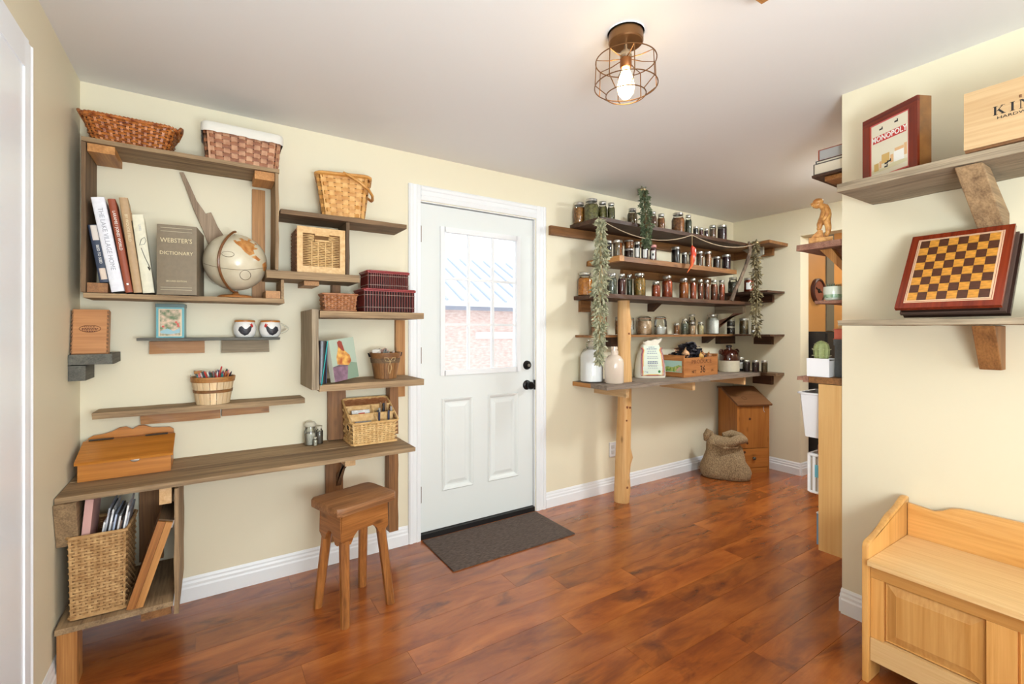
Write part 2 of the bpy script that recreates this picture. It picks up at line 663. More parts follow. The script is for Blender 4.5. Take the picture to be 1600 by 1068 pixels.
# floor: laminate planks, each its own piece, on a subfloor
fm = floor_mat()
mb = MB(); mb.box((-0.6, -6.1, -0.08), (7.2, 0.0, -0.004))
floor = struct('floor', mb, fm)
pw, pl = 0.152, 1.21
plank_me = None
for i in range(17):
    y1 = -i * pw
    x = -0.468 - R.uniform(0, pl)
    while x < 7.0:
        x0, x1 = max(x, -0.468), min(x + pl, 7.0)
        if y1 - pw / 2 < -1.75 and x0 > 2.44:
            break
        if x1 - x0 > 0.08:
            mb = MB()
            mb.box((x0 + .0006, y1 - pw + .0006, -0.004), (x1 - .0006, y1 - .0006, 0.0), bev=0.0008)
            o = obj('plank', mb, fm, floor)
        x += pl

DX0, DX1, DH = 1.089, 1.966, 2.094       # door opening
mb = MB()
mb.box((-0.60, 0, 0), (DX0, 0.14, CH)); mb.box((DX1, 0, 0), (4.57, 0.14, CH)); mb.box((DX0, 0, DH), (DX1, 0.14, CH))
struct('wall_back', mb, CREAM)
mb = MB(); mb.box((-0.60, -6.1, 0), (-0.468, 0, CH)); struct('wall_left', mb, CREAM)
mb = MB()
mb.box((4.424, -0.634, 0), (4.57, 0, CH)); mb.box((4.424, -1.749, 2.136), (4.57, -0.634, CH))
struct('wall_right', mb, CREAM)
mb = MB(); mb.box((2.441, -6.1, 0), (7.2, -1.749, CH)); struct('wall_partition', mb, CREAM)
mb = MB(); mb.box((4.57, -0.6, 0), (7.2, -0.45, CH)); wh = struct('wall_hall', mb, plain('hall_wood_wall', (184, 130, 70), 0.5, var=0.06, scale=3))
mb = MB(); mb.box((7.0, -1.749, 0), (7.2, -0.6, CH)); struct('wall_hall_end', mb, CREAM)
mb = MB(); mb.box((-0.6, -6.1, 0), (2.441, -5.95, CH)); struct('wall_behind', mb, CREAM)
mb = MB(); mb.box((-0.62, -6.12, CH), (7.22, 0.16, CH + 0.1)); struct('ceiling', mb, CEIL)


def base_profile(t=0.013):
    return [(0, 0), (t, 0), (t, 0.062), (t * 0.72, 0.07), (t * 0.72, 0.082), (t * 0.45, 0.092), (t * 0.45, 0.1), (0.002, 0.112), (0, 0.112)]


def baseboard(name, axis, t0, t1, at, sgn):
    mb = MB()
    if axis == 0:
        mb.prism([(at + sgn * p[0], p[1]) for p in base_profile()], 0, t0, t1)
    else:
        mb.prism([(at + sgn * p[0], p[1]) for p in base_profile()], 1, t0, t1)
    return struct(name, mb, WHITE)


baseboard('baseboard_back', 0, -0.468, 1.013, 0, -1)
baseboard('baseboard_back_right', 0, 2.058, 4.424, 0, -1)
baseboard('baseboard_left', 1, -0.72, 0, -0.468, 1)
baseboard('baseboard_right', 1, -0.634, 0, 4.424, -1)
baseboard('baseboard_right_end', 0, 4.424, 4.57, -0.634, -1)
baseboard('baseboard_partition', 1, -5.9, -1.749, 2.441, -1)
baseboard('baseboard_alcove', 0, 2.441, 4.424, -1.749, 1)


def casing(mb, axis, t0, t1, a, b, face, sgn):
    """moulded strip along axis between t0 and t1; a..b across; face = wall plane; sgn = outward"""
    w = b - a
    prof = [(a, 0), (a, .012), (a + w * .12, .018), (a + w * .3, .018), (a + w * .36, .013), (a + w * .62, .013), (a + w * .68, .017), (a + w * .9, .012), (b, .009), (b, 0)]
    if axis == 2:
        mb.prism([(p, face + sgn * q) for p, q in prof], 2, t0, t1)
    else:
        mb.prism([(face + sgn * q, p) for p, q in prof], 0, t0, t1)


tr = bpy.data.objects.new('trim_1', None); COL.objects.link(tr); tr['kind'] = 'structure'; ROOT['trim_1'] = Vector((0, 0, 0))
mb = MB(); casing(mb, 2, 0, 2.187, 1.015, 1.094, 0, -1); obj('casing_leg', mb, WHITE, tr)
mb = MB(); casing(mb, 2, 0, 2.187, 2.057, 1.972, 0, -1); obj('casing_leg', mb, WHITE, tr)
mb = MB(); casing(mb, 0, 1.0945, 1.9715, 2.187, 2.098, 0, -1); obj('casing_head', mb, WHITE, tr)
mb = MB(); mb.box((DX0, 0.0, 0.0), (DX0 + .004, .13, DH)); mb.box((DX1 - .004, 0, 0), (DX1, .13, DH)); mb.box((DX0, 0, DH - .004), (DX1, .13, DH))
mb.box((DX0, 0.068, 0.0), (DX0 + .03, .085, DH)); mb.box((DX1 - .03, 0.068, 0.0), (DX1, .085, DH)); mb.box((DX0, 0.068, DH - .03), (DX1, .085, DH))
obj('jamb', mb, WHITE, tr)
mb = MB(); mb.box((DX0 + .004, -0.004, -0.003), (DX1 - .004, 0.13, 0.032), bev=.003); obj('threshold', mb, plain('black_threshold', (22, 20, 20), 0.5), tr)

# entry door
door = bpy.data.objects.new('door_1', None); COL.objects.link(door); door['kind'] = 'structure'; ROOT['door_1'] = Vector((0, 0, 0))
DY = 0.02
WX0, WX1, WZ0, WZ1 = 1.262, 1.818, 1.035, 1.928
mb = MB()
sx0, sx1, sz0, sz1 = DX0 + .006, DX1 - .007, 0.036, DH - .009
mb.box((sx0, DY, sz0), (WX0, DY + .044, sz1)); mb.box((WX1, DY, sz0), (sx1, DY + .044, sz1))
mb.box((WX0, DY, WZ1), (WX1, DY + .044, sz1)); mb.box((WX0, DY, 0.845), (WX1, DY + .044, WZ0))
PZ0, PZ1 = 0.285, 0.845
mb.box((WX0, DY, sz0), (WX1, DY + .044, PZ0))
mb.box((WX0, DY + .012, PZ0), (WX1, DY + .044, PZ1)); mb.box((1.458, DY, PZ0), (1.60, DY + .014, PZ1))
obj('slab', mb, DOORW, door)
for (a, b) in ((WX0, 1.458), (1.60, WX1)):
    mb = MB()
    o = [(a, PZ0), (b, PZ0), (b, PZ1), (a, PZ1)]
    def loop(ins, y):
        return [mb.bm.verts.new(p) for p in ((a + ins, y, PZ0 + ins), (b - ins, y, PZ0 + ins), (b - ins, y, PZ1 - ins), (a + ins, y, PZ1 - ins))]
    Ls = [loop(-.016, DY - .001), loop(-.010, DY - .006), loop(0.0, DY - .002), loop(.012, DY + .010), loop(.022, DY + .010), loop(.045, DY + .001)]
    for A, B in zip(Ls, Ls[1:]):
        for k in range(4):
            l = (k + 1) % 4
            mb.bm.faces.new((A[k], A[l], B[l], B[k]))
    mb.bm.faces.new(Ls[-1])
    bmesh.ops.recalc_face_normals(mb.bm, faces=mb.bm.faces[:])
    obj('raised_panel', mb, DOORW, door)
mb = MB()
f = 0.028
for (a, b) in (((WX0 - f, DY - .012, WZ0 - f), (WX0 + .004, DY + .01, WZ1 + f)), ((WX1 - .004, DY - .012, WZ0 - f), (WX1 + f, DY + .01, WZ1 + f)),
               ((WX0, DY - .012, WZ1 - .004), (WX1, DY + .01, WZ1 + f)), ((WX0, DY - .012, WZ0 - f), (WX1, DY + .01, WZ0 + .004))):
    mb.box(a, b, bev=.004)
obj('lite_frame', mb, WHITE, door)
cw, chh = (WX1 - WX0) / 3, (WZ1 - WZ0) / 3
for k in (1, 2):
    mb = MB(); x = WX0 + k * cw; mb.box((x - .008, DY + .006, WZ0), (x + .008, DY + .03, WZ1), bev=.003); obj('muntin_bar', mb, WHITE, door)
    mb = MB(); z = WZ0 + k * chh; mb.box((WX0, DY + .007, z - .008), (WX1, DY + .029, z + .008), bev=.003); obj('muntin_bar', mb, WHITE, door)
GL = clear_glass('window_glass', (0.99, 0.995, 1.0), 0.6, 0.0)
for i in range(3):
    for j in range(3):
        mb = MB()
        mb.box((WX0 + i * cw + .002, DY + .016, WZ0 + j * chh + .002), (WX0 + (i + 1) * cw - .002, DY + .019, WZ0 + (j + 1) * chh - .002))
        obj('pane', mb, GL, door)
Mx = Matrix.Translation((1.908, DY, 1.047)) @ Matrix.Rotation(PI / 2, 4, 'X')
mb = MB(); mb.lathe([(0, .024), (.02, .024), (.024, .018), (.031, .012), (.033, 0)], 20, M=Mx); db = obj('deadbolt', mb, BLACK, door, smooth=True)
mb = MB(); mb.lathe([(0, .030), (.011, .030), (.012, .024)], 12, M=Mx); obj('thumb_turn', mb, STEEL, db, smooth=True)
Mx = Matrix.Translation((1.908, DY, 0.905)) @ Matrix.Rotation(PI / 2, 4, 'X')
mb = MB(); mb.lathe([(0, .068), (.02, .067), (.027, .058), (.028, .046), (.021, .036), (.012, .030), (.012, .014), (.026, .011), (.034, .005), (.035, 0)], 24, M=Mx)
obj('door_knob', mb, BLACK, door, smooth=True)
mb = MB(); mb.box((DX1 - .006, -0.004, 0.87), (DX1 + .001, 0.012, 0.94)); obj('strike_plate', mb, BLACK, door)
for z in (1.84, 1.09, 0.23):
    mb = MB(); mb.tube([(DX0 + .004, -0.003, z), (DX0 + .004, -0.003, z + .1)], .006, 8); mb.box((DX0 + .002, -.002, z), (DX0 + .012, .004, z + .1))
    obj('hinge', mb, plain('worn_brass', (120, 92, 66), 0.4, metal=0.8), door, smooth=True)

# white door and casing on the left wall
COOLW = plain('cool_white_paint', (247, 250, 255), 0.3)
d2 = bpy.data.objects.new('door_2', None); COL.objects.link(d2); d2['kind'] = 'structure'; ROOT['door_2'] = Vector((0, 0, 0))
mb = MB(); mb.box((-0.468, -1.72, 0.01), (-0.452, -0.805, 2.06)); obj('slab', mb, COOLW, d2)
mb = MB()
mb.prism([(-0.468, -0.81), (-0.448, -0.81), (-0.446, -0.785), (-0.45, -0.775), (-0.45, -0.75), (-0.446, -0.742), (-0.452, -0.722), (-0.468, -0.72)], 2, 0, 2.15)
obj('casing_leg', mb, COOLW, d2)
mb = MB(); mb.box((-0.468, -1.8, 2.06), (-0.448, -0.81, 2.15), bev=.004); obj('casing_head', mb, COOLW, d2)
# grey casing strip in the hall
mb = MB(); mb.box((4.98, -0.612, 1.29), (5.13, -0.6, CH)); struct('trim_2', mb, plain('grey_green_trim', (104, 98, 82), 0.5))

# light switch / outlet behind the log post
ot = thing('power_outlet', 'white wall outlet plate low on the back wall beside the log post', 'outlet', (2.735, -0.001, 0.335))
part('cover_plate', ot, WHITE, (-.036, -.007, -.058), (.036, 0, .058), world=False)
for z in (-.022, .022):
    part('socket', ot, plain('socket_plastic', (214, 214, 210), 0.4), (-.017, -.009, z - .014), (.017, -.0065, z + .014), world=False)

# door mat
mb = MB(); mb.box((0, 0, 0), (.85, .425, .008), bev=.004)
dm = obj('door_mat', mb, corn('ribbed_mat_fibre', (66, 54, 47), (104, 88, 78), 150, 0.95, 1.0, (0.25, 1.6, 1)))
dm.location = (1.10, -0.452, 0.0)
tag(dm, 'dark brown ribbed door mat on the floor in front of the white door', 'door mat')

# ------------------------------------------------------------------ outside the door
SNOW = plain('snow', (244, 246, 250), 0.9, bump=0.3, bscale=3)
mb = MB(); mb.box((-6, 0.2, -0.5), (22, 30, -0.2)); gs = struct('ground_snow', mb, SNOW)
bn = thing('barn', 'snowy farm building with metal roof and washed out brick wall seen through the door window', 'building', (0, 0, 0))
mb = MB(); mb.box((2.9, 6.0, -0.3), (13, 9.5, 1.9)); obj('wall', mb, corn('washed_out_brick', (214, 186, 176), (232, 214, 206), 9, 0.9, 0.2, (1, 1, 3)), bn)  # brick colour lightened to stand in for overexposed daylight
mb = MB(); mb.prism([(5.6, 1.78), (7.75, 2.95), (9.9, 1.78), (9.9, 1.88), (7.75, 3.05), (5.6, 1.88)], 0, 3.0, 13.4)
rf = obj('roof', mb, plain('pale_metal_roof', (222, 226, 230), 0.5, metal=0.0), bn)
for k in range(30):
    x = 3.2 + k * 0.34
    mb = MB(); mb.prism([(5.6, 1.88), (7.75, 3.05), (7.75, 3.09), (5.6, 1.92)], 0, x, x + .05); obj('roof_rib', mb, plain('roof_rib_metal', (178, 188, 204), 0.5), rf)
mb = MB(); mb.box((2.85, 5.93, 1.72), (13.2, 6.0, 1.80)); obj('fascia', mb, plain('grey_fascia', (176, 182, 196), 0.6), bn)
mb = MB(); mb.box((4.75, 5.95, 1.12), (7.5, 6.0, 1.26)); obj('white_band', mb, SNOW, bn)
mb = MB(); mb.box((3.5, 5.9, -0.3), (3.95, 6.0, 1.75)); obj('door_frame', mb, WHITE, bn)
sh = thing('snow_roofed_shed', 'larger snow covered roof rising behind the farm building', 'building', (0, 0, 0))
mb = MB(); mb.box((4, 13.4, -0.3), (22, 17.6, 3.4)); obj('wall', mb, plain('pale_siding', (205, 205, 205), 0.8), sh)
mb = MB(); mb.prism([(13, 3.3), (15.5, 4.6), (18, 3.3), (18, 3.45), (15.5, 4.75), (13, 3.45)], 0, 3.6, 22.4); obj('roof', mb, SNOW, sh)

# ------------------------------------------------------------------ left wall shelves
# crate shelf, top left
F = -0.22
cr = thing('plank_shelf', 'square rustic box shelf of barn boards high at the left corner', 'shelf', (-0.43, 0, 1.425))
board('top_board', cr, 'barn', (-0.43, F, 2.052), (0.288, -.001, 2.072))
board('bottom_board', cr, 'barn', (-0.425, F, 1.425), (0.31, -.001, 1.447))
board('side_board', cr, 'barn_dark', (-0.43, F, 1.447), (-0.412, -.001, 2.052))
board('side_board', cr, 'barn', (0.268, F, 1.584), (0.286, -.001, 2.052))
board('side_board', cr, 'barn', (0.292, F, 1.447), (0.308, -.03, 1.541))
part('corner_block', cr, 'pine', (-0.411, F + .012, 2.018), (-0.325, -.01, 2.051))
part('corner_block', cr, 'pine', (0.182, F + .012, 2.012), (0.267, -.06, 2.051))
part('corner_block', cr, 'brown', (-0.411, F + .006, 1.448), (-0.347, -.05, 1.487))
part('corner_block', cr, 'pine', (0.228, F + .004, 1.448), (0.291, -.05, 1.484))
part('batten', cr, 'pine', (0.185, -.02, 1.448), (0.243, -.001, 2.011))

dw = MB()
pts = [(-.115, 2.04), (-.10, 2.043), (-.075, 1.985), (-.048, 1.915), (-.024, 1.878), (-.012, 1.858), (.010, 1.868), (.038, 1.80), (.10, 1.70), (.165, 1.60), (.155, 1.52), (.10, 1.53), (.02, 1.655), (-.005, 1.72), (-.025, 1.78), (-.06, 1.87), (-.085, 1.95)]
dw.prism(pts, 1, -.022, -.003, bev=.002)
o = obj('driftwood_plank', dw, 'driftwood')
tag(o, 'weathered slanting driftwood splinter leaning on the wall behind globe and dictionary', 'plank')

# second shelf: two boards joined by a post
sb = thing('plank_shelf', 'two tier rustic shelf with dark post right of the square box shelf', 'shelf', (0.29, 0, 1.541))
board('upper_board', sb, 'barn_dark', (0.29, -.213, 1.861), (0.93, -.001, 1.886))
board('post', sb, 'barn_dark', (0.600, -.205, 1.583), (0.622, -.02, 1.860))
board('lower_board', sb, 'barn', (0.2275, -.24, 1.543), (0.6626, -.001, 1.583))
part('support_block', sb, 'pine', (0.40, -.20, 1.52), (0.47, -.001, 1.542))
part('support_block', sb, 'brown', (0.565, -.06, 1.47), (0.607, -.001, 1.542))

# right column: grey upright, two thick boards, posts down to the desk and the floor
rc = thing('plank_shelf', 'grey sided two shelf unit close to the left of the white door', 'shelf', (0.43, 0, 0.035))
board('side_panel', rc, 'barn_grey', (0.412, -.33, 1.005), (0.446, -.006, 1.398))
board('upper_board', rc, 'barn', (0.447, -.33, 1.356), (0.985, -.02, 1.390))
board('lower_board', rc, 'barn', (0.447, -.33, 0.996), (0.985, -.02, 1.030))
board('post', rc, 'brown', (0.545, -.045, 0.692), (0.640, -.001, 0.995))
board('post', rc, 'brown', (0.872, -.09, 0.692), (0.925, -.02, 0.995))
part('batten', rc, 'pine', (0.93, -.03, 0.90), (0.985, -.001, 1.355))

# corner shelf
cs = thing('plank_shelf', 'short thick grey corner shelf on the left wall above the desk', 'shelf', (-0.4, 0, 1.09))
board('shelf_board', cs, 'slate_wood', (-0.467, -.22, 1.154), (-0.331, -.001, 1.199))
part('support_block', cs, 'slate_wood', (-0.467, -.215, 1.092), (-0.415, -.04, 1.153), bev=.004)

# floating shelf with two backers
fs = thing('plank_shelf', 'thin slate grey floating shelf under the square box shelf', 'shelf', (0.02, 0, 1.182))
board('shelf_board', fs, 'slate_wood', (-0.265, -.125, 1.246), (0.302, -.001, 1.261))
board('backer', fs, 'pine', (-0.228, -.03, 1.185), (-0.016, -.001, 1.245))
board('backer', fs, 'barn_grey', (0.052, -.03, 1.183), (0.262, -.001, 1.245))

# long plank shelf
ps = thing('plank_shelf', 'long brown plank shelf half way up the left wall side', 'shelf', (0, 0, 0.86))
board('shelf_board', ps, 'barn', (-0.409, -.145, 0.922), (0.415, -.001, 0.949))
board('backer', ps, 'pine', (-0.262, -.03, 0.864), (0.05, -.001, 0.921))
board('backer', ps, 'pine', (0.052, -.028, 0.872), (0.262, -.001, 0.921))

# desk board
dk = thing('plank_desk', 'long weathered plank desk fixed along the back wall and left corner', 'desk', (0.2, 0, 0.035))
board('desk_board', dk, 'barn', (-0.466, -.425, 0.668), (0.90, -.215, 0.690))
board('desk_board', dk, 'barn', (-0.466, -.213, 0.668), (0.90, -.001, 0.690))
mb = MB(); mb.prism([(-.435, .667), (-.39, .50), (-.25, .50), (-.10, .667)], 0, -0.466, -0.405)
obj('wall_bracket', mb, wood('barn', 1), dk, world=True)
mb = MB(); mb.box((0.535, -.04, 0.135), (0.625, -.015, 0.667)); obj('post', mb, 'brown', dk, world=True)
part('bracket_arm', dk, 'pale_pine', (0.575, -.30, 0.61), (0.625, -.041, 0.667))
mb = MB(); mb.prism([(-.24, .61), (-.19, .61), (-.042, .44), (-.042, .50)], 0, 0.588, 0.612)
obj('bracket_brace', mb, 'barn_dark', dk, world=True)
board('wall_post', dk, 'brown', (0.868, -.088, 0.13), (0.925, -.018, 0.667))
part('bracket_arm', dk, 'pale_pine', (-0.165, -.40, 0.60), (-0.125, -.02, 0.667))
board('wall_post', dk, 'brown', (-0.265, -.028, 0.24), (-0.175, -.001, 0.667))

# floor cubby below the desk
cb = thing('low_shelf', 'low rustic cubby shelf with pine leg under the desk in the left corner', 'shelf', (-0.3, -0.2, 0.0))
board('shelf_board', cb, 'barn', (-0.462, -.445, 0.204), (-0.118, -.016, 0.228))
board('side_panel', cb, 'barn', (-0.117, -.435, 0.165), (-0.097, -.016, 0.666))
mb = MB(); mb.box((-0.455, -.44, 0.0), (-0.40, -.355, 0.203), bev=.003); obj('leg', mb, 'pine', cb, world=True)
part('support_block', cb, 'brown', (-0.22, -.42, 0.165), (-0.125, -.02, 0.203))

# ------------------------------------------------------------------ baskets on the left
WA = corn('red_brown_wicker', (126, 60, 26), (206, 128, 62), 40, 0.4, 0.1, (1, 1, 3))
WB = corn('brown_splint', (126, 74, 46), (168, 108, 72), 30, 0.55, 0.1)
WB2 = corn('brown_splint_stake', (170, 116, 82), (206, 158, 122), 30, 0.55, 0.1)
WC = corn('golden_splint', (190, 128, 56), (218, 160, 86), 25, 0.5, 0.1)
WC2 = corn('golden_splint_stake', (206, 146, 74), (232, 182, 110), 25, 0.5, 0.1)
WD = corn('pale_wicker', (206, 164, 106), (228, 192, 136), 40, 0.5, 0.1)
WE = corn('brown_wicker', (146, 88, 50), (184, 124, 82), 40, 0.5, 0.1)
WF = corn('seagrass', (172, 130, 82), (206, 166, 114), 40, 0.8, 0.1)
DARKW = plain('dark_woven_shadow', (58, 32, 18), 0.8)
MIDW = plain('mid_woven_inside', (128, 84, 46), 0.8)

b = thing('wicker_basket', 'long shallow red brown wicker tray basket on top of the box shelf', 'basket', (-0.277, -0.112, 2.0725))
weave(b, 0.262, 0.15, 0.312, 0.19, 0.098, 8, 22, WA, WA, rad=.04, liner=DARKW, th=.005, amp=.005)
rim(b, 0.318, 0.196, 0.103, .045, .0065, WA)
mb = MB()
for k in range(70):
    P = rrect(0.318, 0.196, .045, 70); p = P[k]
    a = Vector((p[0], p[1], .103))
    t = Vector((-p[3], p[2], 0))
    mb.tube([a - t * .008 + Vector((0, 0, -.006)), a + Vector((p[2] * .006, p[3] * .006, 0.005)), a + t * .008 + Vector((0, 0, .004))], .0032, 5)
obj('braided_edge', mb, WA, b, smooth=True, kind='stuff')
mb = MB()
for s in (-1, 1):
    mb.tube([(s * .158, -.05, .1), (s * .172, -.03, .128), (s * .175, 0, .136), (s * .172, .03, .128), (s * .158, .05, .1)], .007, 8)
obj('handle', mb, WA, b, smooth=True)

b = thing('wicker_basket', 'brown splint basket with white cloth liner folded over its rim', 'basket', (0.138, -0.112, 2.0725))
weave(b, 0.29, 0.17, 0.312, 0.19, 0.150, 8, 15, WB, WB2, rad=.02, amp=.006, th=.001, sw=.8, liner=DARKW)
mb = MB()
n = 64
P = rrect(0.326, 0.204, .025, n)
prof = [(.004, .122), (.006, .135), (.006, .158), (0, .166), (-.012, .163), (-.016, .14)]
rows = []
for (off, z) in prof:
    rows.append([mb.bm.verts.new((p[0] + p[2] * (off + R.uniform(-.001, .001)), p[1] + p[3] * off, z + (R.uniform(-.003, .003) if z < .125 else 0))) for p in P])
for A, B in zip(rows, rows[1:]):
    for k in range(n):
        mb.bm.faces.new((A[k], A[(k + 1) % n], B[(k + 1) % n], B[k]))
obj('cloth_liner', mb, plain('white_linen', (226, 222, 212), 0.9, bump=.3, bscale=60), b, smooth=True)

b = thing('splint_basket', 'golden splint swing handle basket on the upper of the two tier shelves', 'basket', (0.612, -0.107, 1.8865), rz=math.radians(-14))
weave(b, 0.205, 0.165, 0.262, 0.20, 0.215, 10, 12, WC, WC2, rad=.03, amp=.006, th=.001, sw=.8, liner=MIDW)
rim(b, 0.270, 0.208, 0.218, .035, .010, 'pine' and WC)
mb = MB()
pts = [(.0, -.106, .226), (.03, -.116, .212), (.08, -.120, .182), (.125, -.108, .150), (.146, -.07, .130), (.150, 0, .124), (.146, .06, .134), (.115, .104, .17), (.06, .112, .205), (.0, .108, .226)]
mb.tube(pts, .0075, 6)
obj('handle', mb, WC, b, smooth=True)

b = thing('wicker_drawer_basket', 'square pale cane drawer basket on the lower of the two tier shelves', 'basket', (0.485, -0.105, 1.5835))
part('inner_box', b, plain('cane_inside', (120, 84, 44), 0.8), (-.112, -.086, .004), (.106, .09, .222), world=False)
CANE = corn('cane_frame', (204, 158, 98), (224, 186, 128), 50, 0.4, 0.2)
for (a, c) in (((-.118, -.1, 0), (.112, -.084, .034)), ((-.118, -.1, .198), (.112, -.084, .23)), ((-.118, -.1, .034), (-.092, -.084, .198)), ((.086, -.1, .034), (.112, -.084, .198))):
    part('cane_frame', b, CANE, a, c, world=False, bev=.005)
mb = MB()
for j in range(18):
    z = .040 + j * .0088
    if j < 14:
        mb.tube([(x, -.092 - .004 * (1 if (k + j) % 2 else -1), z) for k, x in enumerate([-.092 + i * .0178 for i in range(11)])], [.0016] * 2 + [.0036] * 7 + [.0016] * 2, 5)
    else:
        mb.tube([(x, -.092 - .004 * (1 if (k + j) % 2 else -1), z) for k, x in enumerate([-.092 + i * .0178 for i in range(4)])], [.0016] * 2 + [.0036] * 2, 5)
        mb.tube([(x, -.092 - .004 * (1 if (k + j) % 2 else -1), z) for k, x in enumerate([.032 + i * .0178 for i in range(4)])], [.0036] * 2 + [.0016] * 2, 5)
obj('weave', mb, WD, b, smooth=True, kind='stuff')
mb = MB(); mb.tube([(-.036, -.1, .164), (.032, -.1, .164)], .006, 6); mb.tube([(-.036, -.1, .193), (.032, -.1, .193)], .005, 6)
obj('handle', mb, CANE, b, smooth=True)
mb = MB()
for j in range(22):
    z = .01 + j * .0098
    mb.tube([(-.116 - .003 * (1 if (k + j) % 2 else -1), y, z) for k, y in enumerate([-.084 + i * .019 for i in range(10)])], .004, 5)
obj('side_weave', mb, WE, b, smooth=True, kind='stuff')
mb = MB()
for x in (-.05, -.02, .015, .048):
    mb.tube([(x, -.098, .034), (x, -.098, .162)], .0032, 5)
obj('cane_bar', mb, WD, b, smooth=True, kind='stuff')

b = thing('wicker_basket', 'small rectangular brown wicker basket left of the stacked dark boxes', 'basket', (0.562, -0.205, 1.3905))
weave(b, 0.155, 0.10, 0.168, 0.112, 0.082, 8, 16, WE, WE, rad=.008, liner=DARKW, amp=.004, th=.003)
rim(b, .172, .116, .087, .01, .005, WE); rim(b, .160, .105, .006, .01, .005, WE, 'base_rim')

RB = plain('dark_red_bamboo', (98, 36, 30), 0.4, var=.3, scale=18)
RR = plain('red_lacquer_rim', (142, 44, 44), 0.35)
for (w, d, h, loc, lab) in ((.268, .19, .115, (.812, -.185, 1.3905), 'larger dark red bamboo slat box at the bottom of a stack of two'),
                            (.215, .15, .088, (.812, -.18, 1.5155), 'smaller dark red bamboo slat box stacked on a larger one')):
    b = thing('bamboo_box', lab, 'box', loc, group='stacked dark red bamboo boxes')
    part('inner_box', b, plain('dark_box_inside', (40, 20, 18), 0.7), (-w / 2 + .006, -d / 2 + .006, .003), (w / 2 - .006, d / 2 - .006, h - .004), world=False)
    mb = MB()
    n = 18
    for k in range(n):
        x = -w / 2 + .012 + (w - .024) * k / (n - 1)
        mb.tube([(x, -d / 2, .002), (x, -d / 2 - .001, h - .006)], .0042, 6)
        if k < 12:
            y = -d / 2 + .008 + (d - .016) * k / 11
            mb.tube([(-w / 2, y, .002), (-w / 2, y, h - .006)], .0042, 6); mb.tube([(w / 2, y, .002), (w / 2, y, h - .006)], .0042, 6)
    obj('slats', mb, RB, b, smooth=True, kind='stuff')
    for z in (h * .22, h * .78):
        rim(b, w + .010, d + .010, z, .01, .0016, plain('grey_binding', (150, 130, 118), 0.6), 'binding')
    mb = MB(); mb.box((-w / 2 - .006, -d / 2 - .006, h - .006), (w / 2 + .006, d / 2 + .006, h + .004), bev=.003); obj('lid', mb, RR, b)
    rim(b, w + .014, d + .014, h + .004, .012, .005, RR)

# pencil basket of separate staves
b = thing('bushel_basket', 'small pale bushel basket full of pencils on the long plank shelf', 'basket', (0.018, -0.083, 0.949))
ST = wood('stave', 2)
r0, r1, hh = .068, .088, .126
for k in range(18):
    a0, a1 = 2 * PI * (k + .04) / 18, 2 * PI * (k + .96) / 18
    mb = MB()
    vs = []
    for (rr, z) in ((r0 - .003, 0), (r1 - .003, hh), (r1, hh), (r0, 0)):
        for a in (a0, (a0 + a1) / 2, a1):
            vs.append(mb.bm.verts.new((rr * math.cos(a), rr * math.sin(a), z)))
    for i in range(3):
        for j in range(2):
            q = i * 3 + j
            mb.bm.faces.new((vs[q], vs[q + 1], vs[q + 4], vs[q + 3]))
    mb.bm.faces.new((vs[9], vs[10], vs[1], vs[0])); mb.bm.faces.new((vs[10], vs[11], vs[2], vs[1]))
    bmesh.ops.recalc_face_normals(mb.bm, faces=mb.bm.faces[:])
    obj('stave', mb, ST, b)
mb = MB(); mb.lathe([(0, .004), (r0 - .003, .004)], 18); obj('base', mb, ST, b)
mb = MB(); mb.lathe([(r1 - .006, .104), (r1 + .001, .104), (r1 + .0035, hh + .002), (r1 - .003, hh + .002), (r1 - .006, .104)], 36); obj('rim_band', mb, wood('pine', 0), b, smooth=True)
mb = MB(); mb.lathe([(.0775, .054), (.0795, .054), (.0815, .068), (.0795, .068)], 36); obj('middle_band', mb, wood('brown', 0), b, smooth=True)
mb = MB(); mb.tube([(-.09, -.01, .118), (-.088, -.012, .14), (-.07, -.02, .15), (-.03, -.01, .15), (.03, .02, .142), (.07, .04, .13), (.085, .02, .118)], .0016, 5); obj('wire_handle', mb, STEEL, b, smooth=True)
mb = MB(); mb.tube([(-.075, -.021, .149), (-.045, -.016, .151)], .0065, 8); obj('handle_grip', mb, wood('pine', 0), b, smooth=True)
PCOL = [('red', (196, 52, 48)), ('teal', (40, 140, 140)), ('black', (40, 38, 44)), ('pink', (222, 120, 116)), ('violet', (92, 60, 120)), ('white', (226, 222, 214)), ('orange', (206, 120, 62)), ('dark green', (48, 84, 66)), ('grey', (128, 120, 118))]
for k in range(64):
    nm, c = PCOL[R.randrange(len(PCOL))]
    a, rr = R.uniform(0, 2 * PI), .074 * math.sqrt(R.uniform(0.05, 1))
    p1 = Vector((0.018 + rr * math.cos(a) * 1.05, -0.083 + rr * math.sin(a) * 1.05, 0.949 + R.uniform(.135, .158)))
    p0 = Vector((0.018 + .45 * rr * math.cos(a + .9), -0.083 + .45 * rr * math.sin(a + .9), 0.956))
    if k == 3:
        nm, c = PCOL[0]; p1 = Vector((0.052, -0.10, 1.122))
    mb = MB()
    d = (p1 - p0)
    mb.tube([p0, p0 + d * .93, p0 + d * .985, p1], [.0034, .0034, .0012, .0004] if k % 3 else [.0034] * 4, 6)
    o = obj('pencil', mb, plain('pencil_' + nm.replace(' ', '_'), c, 0.4), None)
    if k == 3:
        tag(o, 'red pencil rising highest out of the bushel basket', 'pencil', 'pencils in the bushel basket')
    else:
        tag(o, f'{nm} pencil standing in the small bushel basket', 'pencil', f'{nm} pencils in the bushel basket')

